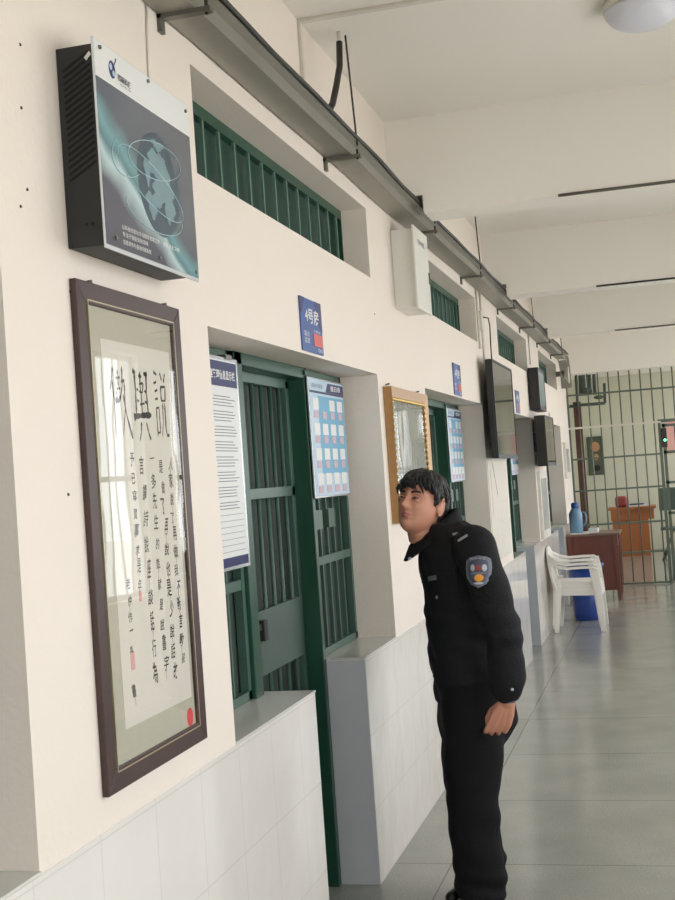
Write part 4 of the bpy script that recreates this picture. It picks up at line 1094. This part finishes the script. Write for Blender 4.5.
# epaulette with silver bars
def sh_pt(u, w_):
    b_ = Vector((-.838, 4.75, 0))+S_*(.105+.115*u)+F_*w_; p_, n_ = cast((b_.x, b_.y, 1.7), (0, 0, -1))
    return p_
def strip(u0, u1, w0, w1, lift, th=.003):
    m = MB(); n_ = 5; top = []
    for i in range(n_+1):
        for j in range(n_+1): top.append(sh_pt(u0+(u1-u0)*i/n_, w0+(w1-w0)*j/n_)+Vector((0, 0, lift+th)))
    bot = [p-Vector((0, 0, th+.004)) for p in top]; N = n_+1; K = N*N; f = []
    for i in range(n_):
        for j in range(n_): f.append((i*N+j, i*N+j+1, (i+1)*N+j+1, (i+1)*N+j)); f.append((K+i*N+j, K+(i+1)*N+j, K+(i+1)*N+j+1, K+i*N+j+1))
    bd_ = [i for i in range(N)]+[i*N+n_ for i in range(1, N)]+[n_*N+j for j in range(n_-1, -1, -1)]+[i*N for i in range(n_-1, 0, -1)]
    for k in range(len(bd_)): a_, b_ = bd_[k], bd_[(k+1) % len(bd_)]; f.append((a_, b_, K+b_, K+a_))
    return m.add(top+bot, f)
ep = link('epaulette', strip(0, 1.14, -.026, .026, .0, .005), 'cloth', jo)
def sbar(a, b, hw):
    a = Vector(a); b = Vector(b); d = (b-a).normalized(); q_ = Vector((-d.y, d.x)); m = MB(); fr_ = []; bk_ = []
    for i in range(7):
        c_ = a.lerp(b, i/6)
        for s_ in (1, -1):
            w2 = c_+q_*hw*s_; h_ = cast((w2.x, 4.0, w2.y), (0, 1, 0))[0]
            fr_.append(h_+Vector((0, -.004, .001))); bk_.append(h_+Vector((0, .006, 0)))
    f_ = [(2*i, 2*i+1, 2*i+3, 2*i+2) for i in range(6)]+[(14+2*i, 14+2*i+2, 14+2*i+3, 14+2*i+1) for i in range(6)]
    f_ += [(2*i, 2*i+2, 16+2*i, 14+2*i) for i in range(6)]+[(2*i+1, 15+2*i, 17+2*i, 2*i+3) for i in range(6)]+[(0, 14, 15, 1), (12, 13, 27, 26)]
    return m.add(fr_+bk_, f_)
for a_, b_ in (((-.776, 1.418), (-.752, 1.432)), ((-.760, 1.398), (-.722, 1.418))): link('silver_bar', sbar(a_, b_, .0042), 'silver', ep)
link('silver_star', strip(.50, .60, -.008, .010, .006), 'silver', ep)
# arm badge: shield following the sleeve
BX, BZ = -.682, 1.290
_c = cast((BX, 4.0, BZ), (0, 1, 0))[0]; _t = cast((BX, 4.0, BZ+.045), (0, 1, 0))[0]; _b = cast((BX, 4.0, BZ-.045), (0, 1, 0))[0]
def bp(u, v, l=0):
    return Vector((BX+u, _c.y+(_t.y-_b.y)/.09*v-l-.007+(u*u)/.13, BZ+v))
bn_ = Vector((0, -1, 0)); br_ = Vector((1, 0, 0)); bu = Vector((0, 0, 1))
def shield(sc_, l, mname, parent, th=.002, cx=0, cz=0, pts=None):
    pts = pts or [(-.030, .050), (0, .056), (.030, .050), (.044, .040), (.047, .012), (.044, -.020), (.028, -.044), (0, -.057), (-.028, -.044), (-.044, -.020), (-.047, .012), (-.044, .040)]
    m = MB(); n = len(pts); R_ = []
    R_.append([bp(cx+u*sc_, cz+v*sc_, l)+Vector((0, .008, 0)) for u, v in pts])
    for q_ in (1, .75, .5, .25, .05): R_.append([bp(cx+u*sc_*q_, cz+v*sc_*q_, l) for u, v in pts])
    m.loft(R_); return link(mname[0], m, mname[1], parent)
bd_ = shield(1.0, .003, ('arm_badge', 'badge'), jo)
shield(.80, .0042, ('badge_field', 'badgeb'), bd_)
def oval(cx, cz, ru, rv, l, nm, mt): 
    return shield(1, l, (nm, mt), bd_, cx=cx, cz=cz, pts=[(ru*math.cos(q_), rv*math.sin(q_)) for q_ in [2*PI*k/16 for k in range(16)]])
oval(0, .012, .012, .011, .0056, 'badge_red', 'badger')
oval(-.020, .014, .008, .012, .0052, 'badge_wing', 'silver'); oval(.022, .012, .009, .013, .0052, 'badge_wing', 'silver')
oval(.002, -.022, .017, .013, .0056, 'badge_gold', 'badgey')
oval(0, -.006, .030, .004, .0052, 'badge_band', 'badge'); oval(0, -.040, .018, .004, .0052, 'badge_band', 'silver')
tt = text_mb('POLICE', tuple(bp(-.027, .040, .0055)), br_, bu, .054, .009, .001); link('badge_text', tt, 'silver', bd_)
# cuff button and pale cuff edge
W_ = Vector(ARM['L'][-1])
link('cuff_button', MB().ell((W_.x+.028, 4.438, .868), (.006, .004, .006), 10, 8), 'silver', jo)
cf = MB(); ps = [cast((W_.x+.5*math.cos(q_), W_.y+.5*math.sin(q_), .812+.008*math.cos(q_)), (-math.cos(q_), -math.sin(q_), 0))[0] for q_ in [math.radians(-105+90*k/12) for k in range(13)]]
cf.tube(ps, .0022, 6); link('cuff_edge', cf, 'badge', jo)


# ------------------------------------------------------------------ outside, light, camera
struct('ground_outside', MB().poly([(1.76, -3.52, -.1), (1.76, 45, -.1), (40, 45, -.1), (40, -30, -.1), (-20, -30, -.1), (-20, -3.52, -.1)], (0, 0, -1), .2), 'out')
w = bpy.data.worlds.new('World'); bpy.context.scene.world = w; w.use_nodes = True
bg = w.node_tree.nodes['Background']; bg.inputs[0].default_value = (.93, .96, 1.0, 1); bg.inputs[1].default_value = 3.0
pl = bpy.data.lights.new('back_fill_portal', 'AREA'); pl.shape = 'RECTANGLE'; pl.size = 1.9; pl.size_y = 1.9; pl.cycles.is_portal = True  # portal of the added back opening, fill for surfaces facing the camera
po = bpy.data.objects.new('back_fill_portal', pl); C.objects.link(po); po.location = (.4, -3.55, 1.65); po.rotation_euler = (PI/2, 0, PI)
for (a, b) in seg:
    l = bpy.data.lights.new('window_daylight', 'AREA'); l.shape = 'RECTANGLE'; l.size = b-a; l.size_y = 1.9
    l.cycles.is_portal = True
    o = bpy.data.objects.new('window_daylight', l); C.objects.link(o); o.location = (RX+.25, (a+b)/2, 1.8); o.rotation_euler = (PI/2, 0, PI/2)
cam = bpy.data.cameras.new('camera'); cam.sensor_fit = 'VERTICAL'; cam.sensor_height = 36; cam.lens = 50
co = bpy.data.objects.new('camera', cam); C.objects.link(co)
CX, CY, F, roll = 337.5, 450., 1250., math.radians(4)
a = Vector((668-CX, -(457-CY), -F)).normalized(); up = Vector((-math.sin(roll), math.cos(roll), 0)); up.z = -(up.x*a.x+up.y*a.y)/a.z; up.normalize()
X = a.cross(up)
co.matrix_world = Matrix(((X.x, X.y, X.z, 0), (a.x, a.y, a.z, 0), (up.x, up.y, up.z, 1.65), (0, 0, 0, 1)))
cam.clip_start = .05; cam.clip_end = 200
cam.dof.use_dof = False
sc = bpy.context.scene; sc.camera = co
sc.view_settings.view_transform = 'Standard'; sc.view_settings.look = 'None'; sc.view_settings.gamma = 1; sc.view_settings.use_curve_mapping = False
sc.view_settings.exposure = .70
